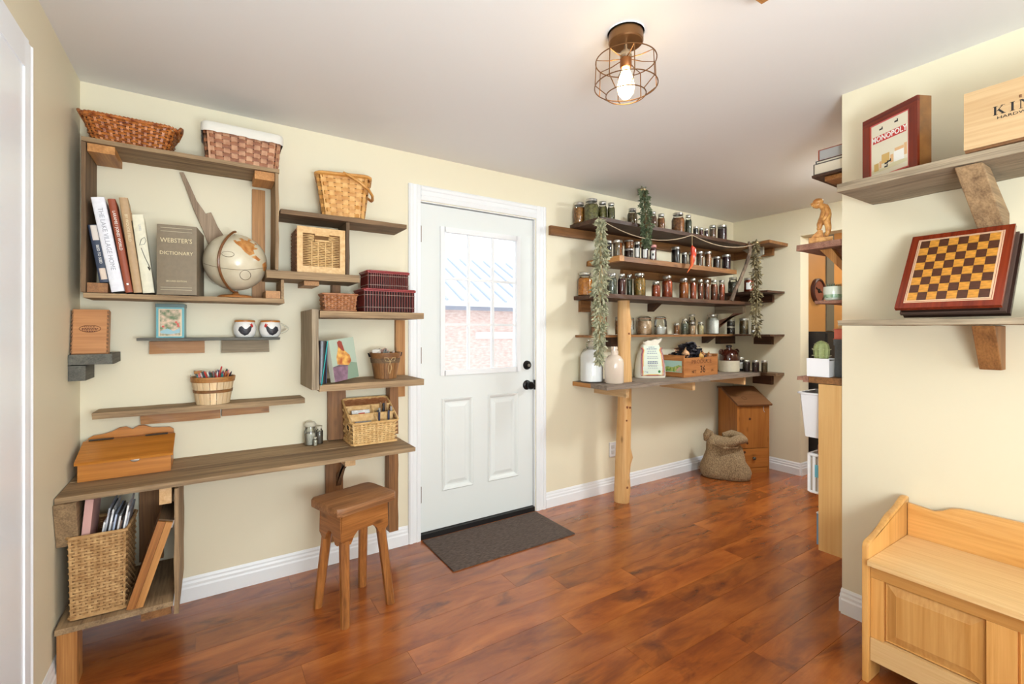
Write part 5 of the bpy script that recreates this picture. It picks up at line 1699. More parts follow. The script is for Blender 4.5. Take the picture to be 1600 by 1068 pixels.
def crinkle_heap(name, cx, cy, z, lx, ly, h, n, mat, label, cat, size=.03):
    mb = MB()
    for k in range(n):
        a = R.uniform(0, 2 * PI); q = math.sqrt(R.random())
        x, y = lx * q * math.cos(a), ly * q * math.sin(a)
        zz = h * (1 - q * q) * R.uniform(.35, 1.0)
        M = Matrix.Translation((cx + x, cy + y, z + zz)) @ Matrix.Rotation(R.uniform(0, 6.28), 4, 'Z') @ Matrix.Rotation(R.uniform(-1.2, 1.2), 4, 'X')
        s = size * R.uniform(.6, 1.3)
        grid = [[mb.bm.verts.new(M @ Vector((s * (i - 1), s * .7 * (j - 1), R.uniform(-.3, .3) * s))) for j in range(3)] for i in range(3)]
        for i in range(2):
            for j in range(2):
                mb.bm.faces.new((grid[i][j], grid[i + 1][j], grid[i + 1][j + 1], grid[i][j + 1]))
    o = obj(name, mb, mat, smooth=60, kind='stuff')
    return tag(o, label, cat)


mb = MB(); mb.box((3.255, -.27, .919), (3.73, -.085, 1.05)); 
crinkle_heap('dried_leaves', 3.455, -.185, 1.055, .185, .075, .14, 260, corn('blue_black_leaf', (22, 20, 26), (66, 62, 70), 60, .7, .4), 'heap of crinkled blue black dried leaves in the fruit crate', 'leaves')
crinkle_heap('dried_leaves', 3.36, -.175, 1.06, .085, .07, .10, 50, corn('tan_leaf', (120, 84, 58), (172, 130, 98), 60, .8, .4), 'brown crumpled dried leaves among the black leaves in the crate', 'leaves')
mb.bm.free()
for (x, y, z, r, c, lab) in ((3.36, -.225, 1.100, .034, (196, 150, 108), 'pale brown bulb on the black leaves at the left of the crate'), (3.505, -.265, 1.075, .030, (196, 148, 72), 'yellow onion at the front middle of the crate'),
                             (3.60, -.22, 1.075, .034, (150, 96, 48), 'brown onion at the right of the crate'), (3.67, -.235, 1.07, .030, (132, 84, 44), 'dark brown onion in the right corner of the crate')):
    g = thing('onion', lab, 'onion', (x, y, z - r))
    mb = MB(); mb.lathe([(0, 0), (r * .5, r * .15), (r * .95, r * .7), (r, r), (r * .8, r * 1.5), (r * .35, r * 1.85), (r * .12, r * 2.15), (0, r * 2.2)], 18); obj('bulb', mb, plain('onion_%d' % c[2], c, .45, var=.25, scale=40), g, smooth=True)
    mb = MB(); mb.tube([(0, 0, r * 2.1), (r * .2, 0, r * 2.4), (r * .4, .1 * r, r * 2.5)], r * .08, 5); obj('dry_stalk', mb, plain('dry_stalk', (196, 160, 106), .8), g)

# brown and cream crock jug
g = thing('stoneware_jug', 'two tone brown and cream stoneware jug with stopper right of the crate', 'jug', (4.085, -.165, .9105))
mb = MB(); mb.lathe([(0, 0), (.086, 0), (.090, .004), (.091, .105)], 32); obj('cream_base', mb, plain('cream_stoneware', (206, 196, 172), .35, var=.05), g, smooth=True)
mb = MB(); mb.lathe([(.0912, .1052), (.092, .13), (.088, .16), (.070, .192), (.040, .206), (.024, .21), (.024, .224), (0, .224)], 32); obj('brown_shoulder', mb, plain('brown_glaze', (62, 26, 16), .08, coat=.5), g, smooth=True)
mb = MB(); mb.lathe([(.018, .2245), (.027, .230), (.027, .243), (.018, .248), (0, .249)], 20); obj('stopper', mb, plain('dark_stopper', (30, 22, 22), .3), g, smooth=True)
for s in (-1, 1):
    mb = MB(); mb.tube([(s * .060, s * -.02, .196), (s * .082, s * -.03, .205), (s * .096, s * -.035, .190), (s * .092, s * -.034, .165)], .009, 8); obj('handle', mb, plain('brown_glaze', (62, 26, 16), .08, coat=.5), g, smooth=True)

# potato bin in the corner
g = thing('vegetable_bin', 'honey pine slant lid vegetable bin standing across the corner behind burlap sack', 'bin', (4.012, -.29, 0), rz=math.radians(-25))
W_, DP = .318, .295
for x0 in (0, W_ - .018):
    mb = MB(); mb.prism([(0, 0), (DP, 0), (DP, .742), (DP - .05, .742), (0, .612)], 0, x0, x0 + .018); obj('side_panel', mb, 'bin', g)
part('back_panel', g, 'bin', (.0185, DP - .014, .02), (W_ - .0185, DP, .74), world=False)
part('upper_door', g, 'bin', (.0185, 0, .225), (W_ - .0185, .016, .605), world=False)
part('lower_door', g, 'bin', (.0185, -.004, .052), (W_ - .0185, .014, .220), world=False, bev=.004)
part('plinth', g, 'bin', (.0185, .002, 0), (W_ - .0185, .016, .049), world=False)
M = Matrix.Translation((0, -.022, .612)) @ Matrix.Rotation(math.atan2(.130, .262), 4, 'X')
part('slant_lid', g, 'bin_lid', (-.012, 0, .0), (W_ + .012, .295, .016), world=False, M=M, bev=.003)
part('lid_rail', g, 'bin_lid', (-.012, DP - .042, .743), (W_ + .012, DP, .757), world=False)
mb = MB(); mb.lathe([(.006, 0), (.006, .010), (.014, .014), (.015, .022), (.008, .028), (0, .029)], 16, M=Matrix.Translation((.155, -.004, .136)) @ Matrix.Rotation(PI / 2, 4, 'X')); obj('knob', mb, plain('grey_knob', (96, 88, 78), .25, metal=.6), g, smooth=True)
for (x, z, r) in ((.125, .49, .012), (.10, .27, .011), (.07, .19, .012)):
    mb = MB(); mb.lathe([(0, .0008), (r, .0003)], 12, M=Matrix.Translation((x, -.0003 if z > .22 else -.0043, z)) @ Matrix.Rotation(PI / 2, 4, 'X')); obj('knot', mb, plain('dark_knot', (74, 38, 18), .6), g)
mb = MB(); mb.tube([(.262, -.002, .60), (.256, -.003, .58), (.262, -.003, .56), (.272, -.002, .55)], .002, 5); obj('white_latch', mb, WHITE, g)
M2 = M @ Matrix.Translation((.11, .10, .0165))
mb = MB(); mb.tube([M2 @ Vector((.022 * math.cos(t / 16 * 2 * PI), .022 * math.sin(t / 16 * 2 * PI), 0)) for t in range(16)], .0016, 4, closed=True); obj('carved_ring', mb, plain('dark_knot', (74, 38, 18), .6), g)

# burlap sack
bmtl = corn('burlap', (112, 90, 64), (176, 150, 114), 220, .95, 1.0, (1, 1, .35))
g = thing('burlap_sack', 'slumped burlap sack with folded top on the floor before the bin', 'sack', (3.835, -.285, 0), rz=math.radians(-58))
mb = MB()
n = 44; prev = None
prof = [(0, .185, .11), (.012, .20, .125), (.05, .205, .13), (.10, .195, .125), (.16, .175, .115), (.21, .155, .10), (.25, .14, .085), (.28, .135, .075), (.31, .125, .06), (.325, .10, .04), (.33, .0, .0)]
for (z, w, d) in prof:
    ring = []
    for k in range(n):
        a = 2 * PI * k / n
        c, s = math.cos(a), math.sin(a)
        x = w * math.copysign(abs(c) ** .75, c); y = d * math.copysign(abs(s) ** .75, s)
        q = noise.noise(Vector((x * 11, y * 11, z * 9))) * .018 + noise.noise(Vector((x * 26 + 3, y * 26, z * 22))) * .008
        f = 1 + (q / max(.05, w) if z > .005 else 0)
        dz = (.05 * math.exp(-((x + .11) / .05) ** 2) + .035 * math.exp(-((x - .05) / .07) ** 2)) * (z / .33) ** 3 - .05 * (z / .33) ** 2 * max(0, x / .2)
        ring.append(mb.bm.verts.new((x * f - .02 * z, y * f, max(0, z + dz + (q * .4 if z > .02 else 0)))))
    if prev:
        for k in range(n):
            mb.bm.faces.new((prev[k], prev[(k + 1) % n], ring[(k + 1) % n], ring[k]))
    else:
        mb.bm.faces.new(ring[::-1])
    prev = ring
obj('sack_body', mb, bmtl, g, smooth=60)
mb = MB()
mb.tube([(-.16, -.02, .31), (-.15, -.03, .36), (-.135, -.02, .40), (-.12, -.01, .385), (-.10, -.01, .34)], [.015, .03, .026, .022, .02], 10)
obj('gathered_ear', mb, bmtl, g, smooth=True)
mb = MB()
pts = [(-.07, -.07, .30), (-.02, -.095, .305), (.05, -.095, .33), (.11, -.07, .355), (.145, -.02, .345), (.12, .03, .36), (.05, .05, .375), (-.02, .03, .36)]
mb.tube(pts, [.02, .034, .04, .042, .036, .036, .036, .022], 12)
obj('rolled_top', mb, bmtl, g, smooth=True)
mb = MB(); mb.tube([(-.10, -.08, .30), (.0, -.115, .28), (.10, -.09, .29)], [.006, .018, .006], 8); obj('fold', mb, bmtl, g, smooth=True)

# ------------------------------------------------------------------ hanging herbs, chillies, twine
def herbs(name, label, pts, rads, n, size, leaf, stem, top=None):
    pts = [Vector(p) for p in pts]
    g = thing(name, label, 'dried herbs', pts[0])
    mb = MB()
    for k in range(7):
        off = [Vector((R.uniform(-1, 1), R.uniform(-1, 1), 0)) * r * .45 for r in rads]
        mb.tube([p + o for p, o in zip(pts, off)], .0022, 5)
    obj('stems', mb, stem, g, world=True, kind='stuff')
    mb = MB()
    for k in range(n):
        t = R.random() * (len(pts) - 1.001)
        i = int(t); f = t - i
        c = pts[i].lerp(pts[i + 1], f); r = rads[i] + (rads[i + 1] - rads[i]) * f
        a = R.uniform(0, 2 * PI); q = r * math.sqrt(R.uniform(.1, 1))
        p = c + Vector((q * math.cos(a), q * math.sin(a), 0))
        d = Vector((math.cos(a) * R.uniform(.2, .9), math.sin(a) * R.uniform(.2, .9), R.uniform(-1.4, .2))).normalized()
        sdir = d.cross(Vector((R.uniform(-1, 1), R.uniform(-1, 1), R.uniform(-1, 1)))).normalized()
        s = size * R.uniform(.6, 1.25)
        nn = d.cross(sdir) * s * .12
        v = [mb.bm.verts.new(q_) for q_ in (p, p + d * s * .45 + sdir * s * .22 + nn, p + d * s, p + d * s * .45 - sdir * s * .22 + nn, p + d * s * .5 - nn)]
        mb.bm.faces.new((v[0], v[1], v[4])); mb.bm.faces.new((v[1], v[2], v[4])); mb.bm.faces.new((v[2], v[3], v[4])); mb.bm.faces.new((v[3], v[0], v[4]))
    obj('leaves', mb, leaf, g, world=True, kind='stuff')
    mb = MB(); p = pts[0] + (pts[1] - pts[0]) * .25
    mb.lathe([(rads[0] * .9 + .004, -.006), (rads[0] * .9 + .005, .006)], 10, c=tuple(p)); obj('tie', mb, TW, g, world=True)
    return g


SAGE = corn('sage_leaf', (136, 138, 108), (204, 200, 168), 30, .85, 0)
HERB = corn('green_herb_leaf', (66, 82, 54), (128, 140, 106), 30, .85, 0)
HAY = corn('grey_hay_leaf', (96, 86, 58), (150, 136, 100), 30, .9, 0)
ST1 = plain('straw_stem', (198, 176, 130), .8); ST2 = plain('olive_stem', (110, 96, 62), .8)
herbs('sage_bunch', 'long pale grey green bunch of sage hanging at the left end of the pantry', [(2.235, -.385, 2.055), (2.235, -.39, 1.93), (2.232, -.395, 1.80), (2.22, -.40, 1.65), (2.215, -.40, 1.50), (2.215, -.40, 1.35), (2.21, -.40, 1.20), (2.205, -.40, 1.08)], [.010, .018, .034, .044, .042, .030, .026, .006], 900, .042, SAGE, ST1)
herbs('herb_bunch', 'dark green dried herb bunch standing against the top pantry shelf edge', [(2.665, -.375, 2.34), (2.685, -.38, 2.27), (2.69, -.38, 2.18), (2.70, -.385, 2.08), (2.70, -.385, 1.98), (2.71, -.385, 1.91)], [.016, .028, .034, .036, .028, .012], 620, .032, HERB, ST2)
herbs('herb_bunch', 'grey brown straggly dried herb bunch hanging at the right end of the pantry', [(4.06, -.44, 2.10), (4.06, -.44, 1.98), (4.05, -.44, 1.85), (4.055, -.44, 1.70), (4.06, -.44, 1.55), (4.045, -.44, 1.40), (4.06, -.44, 1.25)], [.012, .018, .026, .036, .034, .026, .022], 420, .040, HAY, ST2)
g = thing('chilli_string', 'bright red orange dried chillies hanging from the twine', 'chillies', (3.21, -.40, 1.99))
mb = MB(); mb.tube([(3.21, -.40, 2.045), (3.21, -.40, 1.96)], .0016, 5); obj('thread', mb, TW, g, world=True)
for k, (dx, dz, L, c) in enumerate(((-.012, 0, .12, (196, 54, 26)), (.014, -.005, .11, (206, 74, 34)), (0, -.04, .13, (186, 44, 22)), (-.018, -.07, .15, (206, 96, 50)))):
    mb = MB()
    z = 1.965 + dz
    mb.tube([(3.21 + dx * .3, -.402, z), (3.21 + dx, -.41, z - .02), (3.21 + dx * 1.4, -.412, z - L * .6), (3.21 + dx * 1.1 - (.05 if k == 3 else .006), -.405, z - L)], [.004, .013, .011, .002], 8)
    obj('chilli', mb, plain('chilli_%d' % c[1], c, .3), g, world=True, smooth=True)
mb = MB()
def sag(a, b, s, n=10):
    a, b = Vector(a), Vector(b)
    return [a.lerp(b, t / n) + Vector((0, 0, -4 * s * (t / n) * (1 - t / n))) for t in range(n + 1)]
mb.tube(sag((2.235, -.385, 2.05), (3.21, -.40, 2.05), .085) + sag((3.21, -.40, 2.05), (4.06, -.44, 2.06), .06)[1:], .0032, 6)
o = obj('twine_line', mb, plain('grey_twine', (176, 156, 130), .9), smooth=True)
tag(o, 'sagging twine strung along the front of the top pantry shelf', 'twine')

# ------------------------------------------------------------------ ceiling lamp
LX, LY = 1.27, -1.525
g = thing('ceiling_lamp', 'bronze ceiling lamp with bare bulb in a wire drum cage', 'lamp', (LX, LY, CH))
BRZ = plain('aged_bronze', (132, 96, 62), .38, metal=.85)
mb = MB(); mb.lathe([(0, 0), (.066, 0), (.066, -.005)], 32); obj('ceiling_ring', mb, WHITE, g, smooth=30)
mb = MB(); mb.lathe([(.060, -.0055), (.062, -.012), (.062, -.038), (.058, -.042), (0, -.042)], 32); obj('canopy', mb, BRZ, g, smooth=30)
mb = MB(); mb.lathe([(.006, -.0425), (.006, -.068), (.020, -.072), (.022, -.088), (.017, -.094)], 20); obj('stem', mb, plain('pale_metal', (186, 168, 140), .25, metal=.8), g, smooth=True)
mb = MB(); mb.lathe([(.017, -.0945), (.021, -.098), (.021, -.125), (.018, -.13), (0, -.13)], 20); obj('socket', mb, plain('copper_socket', (150, 96, 56), .35, metal=.8), g, smooth=True)
mb = MB(); mb.lathe([(.013, -.1305), (.016, -.145), (.026, -.172), (.031, -.198), (.027, -.222), (.015, -.238), (0, -.243)], 24); obj('bulb', mb, emit('glowing_bulb', (255, 218, 160), 23), g, smooth=True)
RT_, RB_, R3 = .108, .112, .071
zt_, zb_, z3_ = -.105, -.196, -.228
mb = MB()
for (rr, z) in ((RT_, zt_), (RB_, zb_), (R3, z3_)):
    mb.tube([(rr * math.cos(2 * PI * k / 40), rr * math.sin(2 * PI * k / 40), z) for k in range(40)], .0021, 6, closed=True)
obj('cage_rings', mb, BRZ, g, smooth=True)
for k in range(8):
    a = 2 * PI * (k + .3) / 8
    c, s = math.cos(a), math.sin(a)
    mb = MB(); mb.tube([(.02 * c, .02 * s, -.098), (.06 * c, .06 * s, -.105), (RT_ * c, RT_ * s, zt_), (RB_ * c, RB_ * s, zb_), (R3 * c, R3 * s, z3_)], .0019, 6); obj('cage_wire', mb, BRZ, g, smooth=True)

# corner of a square wooden fitting on the ceiling
g = thing('ceiling_fitting', 'corner of a square wooden fitting on the ceiling at the top edge', 'fitting', (1.36, -2.02, CH))
part('trim_plate', g, plain('cream_trim_plate', (226, 206, 170), .5), (-.14, -.14, -.012), (.125, .125, 0), world=False)
part('wood_block', g, 'pine', (-.125, -.125, -.05), (.108, .108, -.0125), world=False, bev=.004)

# ------------------------------------------------------------------ right hand partition
g = thing('plank_shelf', 'upper weathered plank shelf on the right partition wall', 'shelf', (2.26, -2.5, 1.68))
board('shelf_board', g, 'barn_grey', (2.089, -3.15, 1.840), (2.440, -1.868, 1.8735))
mb = MB(); mb.prism([(2.10, 1.839), (2.19, 1.839), (2.44, 1.72), (2.44, 1.66), (2.37, 1.66)], 1, -2.285, -2.215, bev=.004); obj('bracket', mb, wood('barn', 0), g, world=True)
g = thing('plank_shelf', 'lower rough plank shelf under the chess box on the right wall', 'shelf', (2.26, -2.5, 1.12))
board('shelf_board', g, 'barn_grey', (2.10, -3.15, 1.311), (2.440, -1.868, 1.335))
mb = MB(); mb.prism([(2.29, 1.310), (2.44, 1.310), (2.44, 1.15), (2.39, 1.15)], 1, -2.275, -2.215, bev=.003); bk = obj('bracket', mb, 'brown', g, world=True)
for (x, z) in ((2.345, 1.262), (2.39, 1.205)):
    mb = MB(); M = Matrix.Translation((x - .001, -2.245, z)) @ Matrix.Rotation(math.radians(-58), 4, 'Y')
    mb.lathe([(0, .002), (.009, .001), (.010, -.004)], 12, M=M); obj('screw', mb, STEEL if z < 1.25 else BLACK, bk, world=True)

# board game box
xl, yl, xr, yr = 2.285, -1.889, 2.185, -2.097
ang = math.atan2(yr - yl, xr - xl)
M3 = Matrix(((math.cos(ang), math.cos(ang + PI / 2), 0), (math.sin(ang), math.sin(ang + PI / 2), 0), (0, 0, 1)))
# local x runs left to right, local y into the wall
g = thing('board_game_box', 'red framed wooden board game box standing at the left of the upper shelf', 'game box', (xl, yl, 1.8740), rot=tuple(M3.to_euler()))
W_, H_, T_ = .231, .285, .055
part('box_back', g, plain('mottled_brown_side', (126, 84, 44), .3, var=.35, scale=14), (0, .006, 0), (W_, T_, H_), world=False)
fw = .033
for (a, b) in (((0, -.004, 0), (W_, .0055, fw)), ((0, -.004, H_ - fw), (W_, .0055, H_)), ((0, -.004, fw), (fw, .0055, H_ - fw)), ((W_ - fw, -.004, fw), (W_, .0055, H_ - fw))):
    part('frame_rail', g, 'mahogany', a, b, world=False)
part('mat_border', g, plain('pink_red_mat', (206, 92, 86), .5), (fw, -.0005, fw), (W_ - fw, .005, H_ - fw), world=False, bev=0)
part('cover_print', g, plain('cream_cover', (226, 218, 196), .5), (fw + .006, -.0012, fw + .006), (W_ - fw - .006, 0, H_ - fw - .006), world=False, bev=0)
RED = plain('game_red', (192, 52, 48), .5)
part('title_band', g, RED, (fw + .014, -.002, .172), (W_ - fw - .012, -.001, .199), world=False, bev=0)
text('title', 'MONOPOLY', .030, frame_front((W_ / 2, -.0022, .1855)), PAPER, g, bold=.0006, sx=.88)
OC = plain('ochre_print', (206, 170, 104), .6); PO = plain('pale_orange_print', (222, 178, 130), .6)
for (x0, x1, z0, z1, m) in ((.052, .072, .060, .090, OC), (.085, .118, .082, .118, OC), (.122, .134, .075, .105, PO), (.137, .178, .072, .112, PAPER), (.14, .176, .112, .124, PO), (.178, .189, .085, .13, PO), (.075, .084, .068, .094, PO)):
    part('street_print', g, m, (x0, -.0018, z0), (x1, -.0010, z1), world=False, bev=0)
for (x, z) in ((.082, .222), (.146, .226), (.105, .079), (.118, .083), (.104, .066)):
    part('token_print', g, plain('token_black', (36, 34, 36), .6), (x - .007, -.002, z - .003), (x + .007, -.001, z + .003), world=False, bev=0)
    part('token_print', g, plain('token_black', (36, 34, 36), .6), (x + .003, -.002, z + .003), (x + .007, -.001, z + .008), world=False, bev=0)
mb = MB(); mb.prism([(.04, .052), (.19, .058), (.19, .07), (.14, .074), (.09, .064), (.05, .07), (.04, .064)], 1, -.0016, -.0011); obj('ground_print', mb, plain('pale_ground_print', (214, 206, 170), .6), g)

# wooden box with printed lettering
g = thing('wooden_gift_box', 'pale pine box with black printed lettering on the upper right shelf', 'box', (2.076, -2.245, 1.874))
part('front_panel', g, wood('box_pine', 1), (0, -.50, .008), (.010, 0, .193), world=False)
part('end_panel', g, 'box_pine', (.0105, -.012, .004), (.21, 0, .193), world=False)
part('end_panel', g, 'box_pine', (.0105, -.50, .004), (.21, -.488, .193), world=False)
part('lid_panel', g, 'box_pine', (.0105, -.487, .182), (.21, -.0125, .193), world=False)
part('base_panel', g, 'brown', (.006, -.498, 0), (.214, -.002, .0075), world=False)
KP = plain('black_print', (24, 22, 24), .6)
GLY = {   # serif capitals: quads in a unit box, thick and thin strokes
    'K': [[(.08, 0), (.26, 0), (.26, 1), (.08, 1)], [(0, 0), (.36, 0), (.36, .05), (0, .05)], [(0, .95), (.36, .95), (.36, 1), (0, 1)], [(.26, .42), (.34, .42), (.78, .96), (.68, .96)], [(.36, .52), (.50, .62), (.92, .04), (.70, .04)], [(.58, .95), (.92, .95), (.92, 1), (.58, 1)], [(.60, 0), (1.0, 0), (1.0, .05), (.60, .05)]],
    'I': [[(.10, 0), (.28, 0), (.28, 1), (.10, 1)], [(0, 0), (.38, 0), (.38, .05), (0, .05)], [(0, .95), (.38, .95), (.38, 1), (0, 1)]],
    'N': [[(.10, 0), (.17, 0), (.17, 1), (.10, 1)], [(.86, 0), (.93, 0), (.93, 1), (.86, 1)], [(.10, 1), (.30, 1), (.93, 0), (.80, 0)], [(0, 0), (.28, 0), (.28, .05), (0, .05)], [(.74, .95), (1.04, .95), (1.04, 1), (.74, 1)], [(0, .95), (.2, .95), (.2, 1), (0, 1)]],
    'G': [[(.06, .2), (.24, .2), (.24, .8), (.06, .8)], [(.06, .8), (.24, .8), (.44, .95), (.36, 1)], [(.36, 1), (.44, .95), (.72, .95), (.80, .88)], [(.06, .2), (.36, 0), (.44, .05), (.24, .2)], [(.36, 0), (.80, .06), (.72, .1), (.44, .05)], [(.72, .04), (.88, .04), (.88, .42), (.72, .42)], [(.60, .42), (1.0, .42), (1.0, .47), (.60, .47)], [(.80, .72), (.85, .72), (.85, .98), (.80, .98)]]}
Mk = frame_side((-.0004, -.068, .096))
mb = MB(); ux = 0.0
for ch, adv in (('K', 1.28), ('I', .66), ('N', 1.32), ('G', 1.2)):
    for q in GLY[ch]:
        f = mb.poly([Mk @ Vector(((ux + px) * .029, pz * .0275, .0002)) for px, pz in q])
    ux += adv
bmesh.ops.recalc_face_normals(mb.bm, faces=mb.bm.faces[:])
obj('lettering', mb, KP, g)
text('lettering', 'HARDWARE', .0118, frame_side((-.0004, -.124, .086)), KP, g, sx=1.45)
mb = MB(); mb.tube([(-.0004, -.128, .130), (-.0004, -.128, .138)], .003, 6); obj('crown_print', mb, plain('brown_print', (120, 84, 54), .6), g)
for (y, z, r) in ((-.145, .178, .005), (-.14, .035, .005), (-.145, .155, .003)):
    mb = MB(); mb.lathe([(0, .0006), (r, .0002)], 10, M=Matrix.Translation((-.0002, y, z)) @ Matrix.Rotation(-PI / 2, 4, 'Y')); obj('knot', mb, plain('knot_pink_brown', (150, 96, 70), .6), g)

# chess box
Mc = Matrix(((0, .835, .55), (-1, 0, 0), (0, -.55, .835)))
g = thing('chess_box', 'chess board box of inlaid squares leaning on the lower right shelf', 'chess board', (2.160, -2.032, 1.3795), rot=tuple(Mc.to_euler()))
W_, H_ = .283, .345
part('board_leaf', g, 'mahogany', (0, .004, 0), (W_, .020, H_), world=False, bev=.004)
part('dark_base', g, plain('dark_base_wood', (44, 24, 18), .4), (.012, .0205, .006), (W_ - .010, .042, H_ - .006), world=False)
part('moulding', g, plain('grey_brown_moulding', (92, 72, 64), .3), (.006, .0425, .002), (W_ + .004, .056, H_ - .004), world=False, bev=.004)
part('lower_leaf', g, plain('dark_base_wood', (44, 24, 18), .4), (.012, .0565, .003), (W_ + .012, .073, H_ - .002), world=False, bev=.004)
m0, m1, n0, n1 = .024, W_ - .022, .022, H_ - .024
part('inlay_border', g, plain('pale_inlay', (222, 184, 150), .35), (m0, .0025, n0), (m1, .0045, n1), world=False, bev=0)
part('inlay_line', g, plain('red_brown_inlay', (150, 84, 60), .35), (m0 + .003, .002, n0 + .003), (m1 - .003, .003, n1 - .003), world=False, bev=0)
part('inlay_border', g, plain('pale_inlay', (222, 184, 150), .35), (m0 + .0045, .0015, n0 + .0045), (m1 - .0045, .0025, n1 - .0045), world=False, bev=0)
q0, q1, p0, p1 = m0 + .009, m1 - .009, n0 + .009, n1 - .009
cw, chh = (q1 - q0) / 8, (p1 - p0) / 8
SQ = []
for nm, kd in (('walnut_square', (84, 50, 36)), ('golden_square', (206, 142, 58))):
    mb = MB(); mb.box((.0002, 0, .0002), (cw - .0002, .0012, chh - .0002))
    me = bpy.data.meshes.new(nm); mb.bm.to_mesh(me); mb.bm.free()
    me.materials.append(corn(nm, tuple(int(v * .84) for v in kd), tuple(min(255, int(v * 1.1)) for v in kd), 30, .3, 0, (1, 1, 4)))
    SQ.append(me)
for i in range(8):
    for j in range(8):
        o = bpy.data.objects.new('square', SQ[0 if (i + j) % 2 == 1 else 1])
        COL.objects.link(o); o.parent = g; o.location = (q0 + i * cw, 0.0004, p0 + j * chh)

# bench
g = thing('storage_bench', 'honey oak storage bench with panelled front along the right wall', 'bench', (2.24, -2.5, 0))
prof = [(2.03, 0), (2.03, .492), (2.036, .508), (2.05, .516), (2.10, .523), (2.16, .537), (2.20, .556), (2.24, .572), (2.31, .583), (2.35, .597), (2.385, .612), (2.415, .614), (2.428, .606), (2.428, 0), (2.34, 0), (2.31, .06), (2.16, .06), (2.13, 0)]
curve = prof[2:13]
for _ in range(2):      # soften the shaped top of the end panels
    curve = [curve[0]] + [p for a, b in zip(curve, curve[1:]) for p in ((a[0] * .75 + b[0] * .25, a[1] * .75 + b[1] * .25), (a[0] * .25 + b[0] * .75, a[1] * .25 + b[1] * .75))] + [curve[-1]]
prof = prof[:2] + curve + prof[13:]
for y in (-1.998, -3.02):
    mb = MB(); mb.prism(prof, 1, y, y + .022, bev=.004); obj('end_panel', mb, 'oak', g, world=True, smooth=30)
part('seat', g, 'oak_pale', (2.014, -2.997, .437), (2.402, -1.9995, .456), bev=.005)
mb = MB()
top = [(-1.9995, .586), (-2.04, .582), (-2.08, .577), (-2.105, .586), (-2.13, .603), (-2.16, .611), (-2.20, .613), (-2.84, .613), (-2.90, .60), (-2.93, .58), (-2.997, .586)]
mb.prism(top + [(-2.997, .40), (-1.9995, .40)], 0, 2.404, 2.424, bev=.003); obj('back_board', mb, 'oak', g, world=True, smooth=30)
FX = 2.046
part('top_rail', g, 'oak', (FX, -2.997, .386), (FX + .02, -1.9995, .436))
part('bottom_rail', g, 'oak_pale', (FX - .006, -2.997, .083), (FX + .016, -1.9995, .166), bev=.004)
ys = [-1.9995, -2.038, -2.304, -2.371, -2.637, -2.704, -2.97, -2.997]
for a, b in ((0, 1), (2, 3), (4, 5), (6, 7)):
    part('stile', g, 'oak', (FX, ys[b], .167), (FX + .02, ys[a], .385))
for a, b in ((1, 2), (3, 4), (5, 6)):
    mb = MB()
    y0, y1, z0, z1 = ys[b], ys[a], .167, .385
    Ls = [[mb.bm.verts.new((FX + xx, p, q)) for p, q in ((y0 + i, z0 + i), (y1 - i, z0 + i), (y1 - i, z1 - i), (y0 + i, z1 - i))] for i, xx in ((0, .012), (.006, .006), (.008, .010), (.034, .002), (.036, .001))]
    for A, B in zip(Ls, Ls[1:]):
        for k in range(4):
            mb.bm.faces.new((A[k], A[(k + 1) % 4], B[(k + 1) % 4], B[k]))
    mb.bm.faces.new(Ls[-1]); mb.bm.faces.new(Ls[0][::-1])
    bmesh.ops.recalc_face_normals(mb.bm, faces=mb.bm.faces[:])
    obj('raised_panel', mb, wood('oak', 2), g, world=True)
part('hinge_pin', g, STEEL, (2.042, -2.012, .424), (2.0455, -2.004, .434))

# ------------------------------------------------------------------ alcove beyond the partition
AX, AY = 2.452, -1.749
g = thing('alcove_shelf', 'dark top shelf with books near the ceiling beyond the partition edge', 'shelf', (2.8, AY, 2.03))
board('shelf_board', g, 'dark', (AX + .008, AY + .002, 2.032), (3.3, -1.61, 2.046))
part('batten', g, 'pine', (AX + .03, AY + .002, 2.010), (3.2, -1.66, 2.0315))
for (x, z, w, h, d, c, pg, lab) in ((AX + .014, 2.0465, .24, .052, .125, (96, 88, 82), (222, 212, 192), 'thick pale book lying at the bottom of the top alcove pile'), (AX + .022, 2.0995, .23, .014, .118, (70, 66, 66), (214, 204, 186), 'thin pale book in the middle of the top alcove pile'), (AX + .03, 2.1145, .23, .052, .11, (150, 70, 48), (168, 166, 164), 'grey edged book with red brown cover on top of the alcove pile')):
    b = thing('book', lab, 'book', (x, AY + .008, z), group='books on the top alcove shelf')
    part('pages', b, plain('pages_%d' % pg[0], pg, .9), (.002, 0, .0035), (w - .004, d - .005, h - .0035), world=False, bev=0)
    part('cover', b, plain('cover_%d_%d_%d' % c, c, .5), (0, 0, 0), (w, d, .003), world=False, bev=0)
    part('cover', b, plain('cover_%d_%d_%d' % c, c, .5), (0, 0, h - .003), (w, d, h), world=False, bev=0)
    part('spine', b, plain('cover_%d_%d_%d' % c, c, .5), (0, d - .0045, .0032), (w, d, h - .0032), world=False, bev=0)

g = thing('alcove_shelf', 'thick rough shelf carrying the carved wooden figure', 'shelf', (2.8, AY, 1.60))
board('shelf_board', g, 'reddish', (AX, AY + .002, 1.688), (3.3, -1.543, 1.718))
mb = MB(); mb.prism([(AY + .002, 1.59), (AY + .002, 1.55), (AY + .12, 1.687), (AY + .07, 1.687)], 0, AX + .05, AX + .09); obj('brace', mb, 'pine', g, world=True)

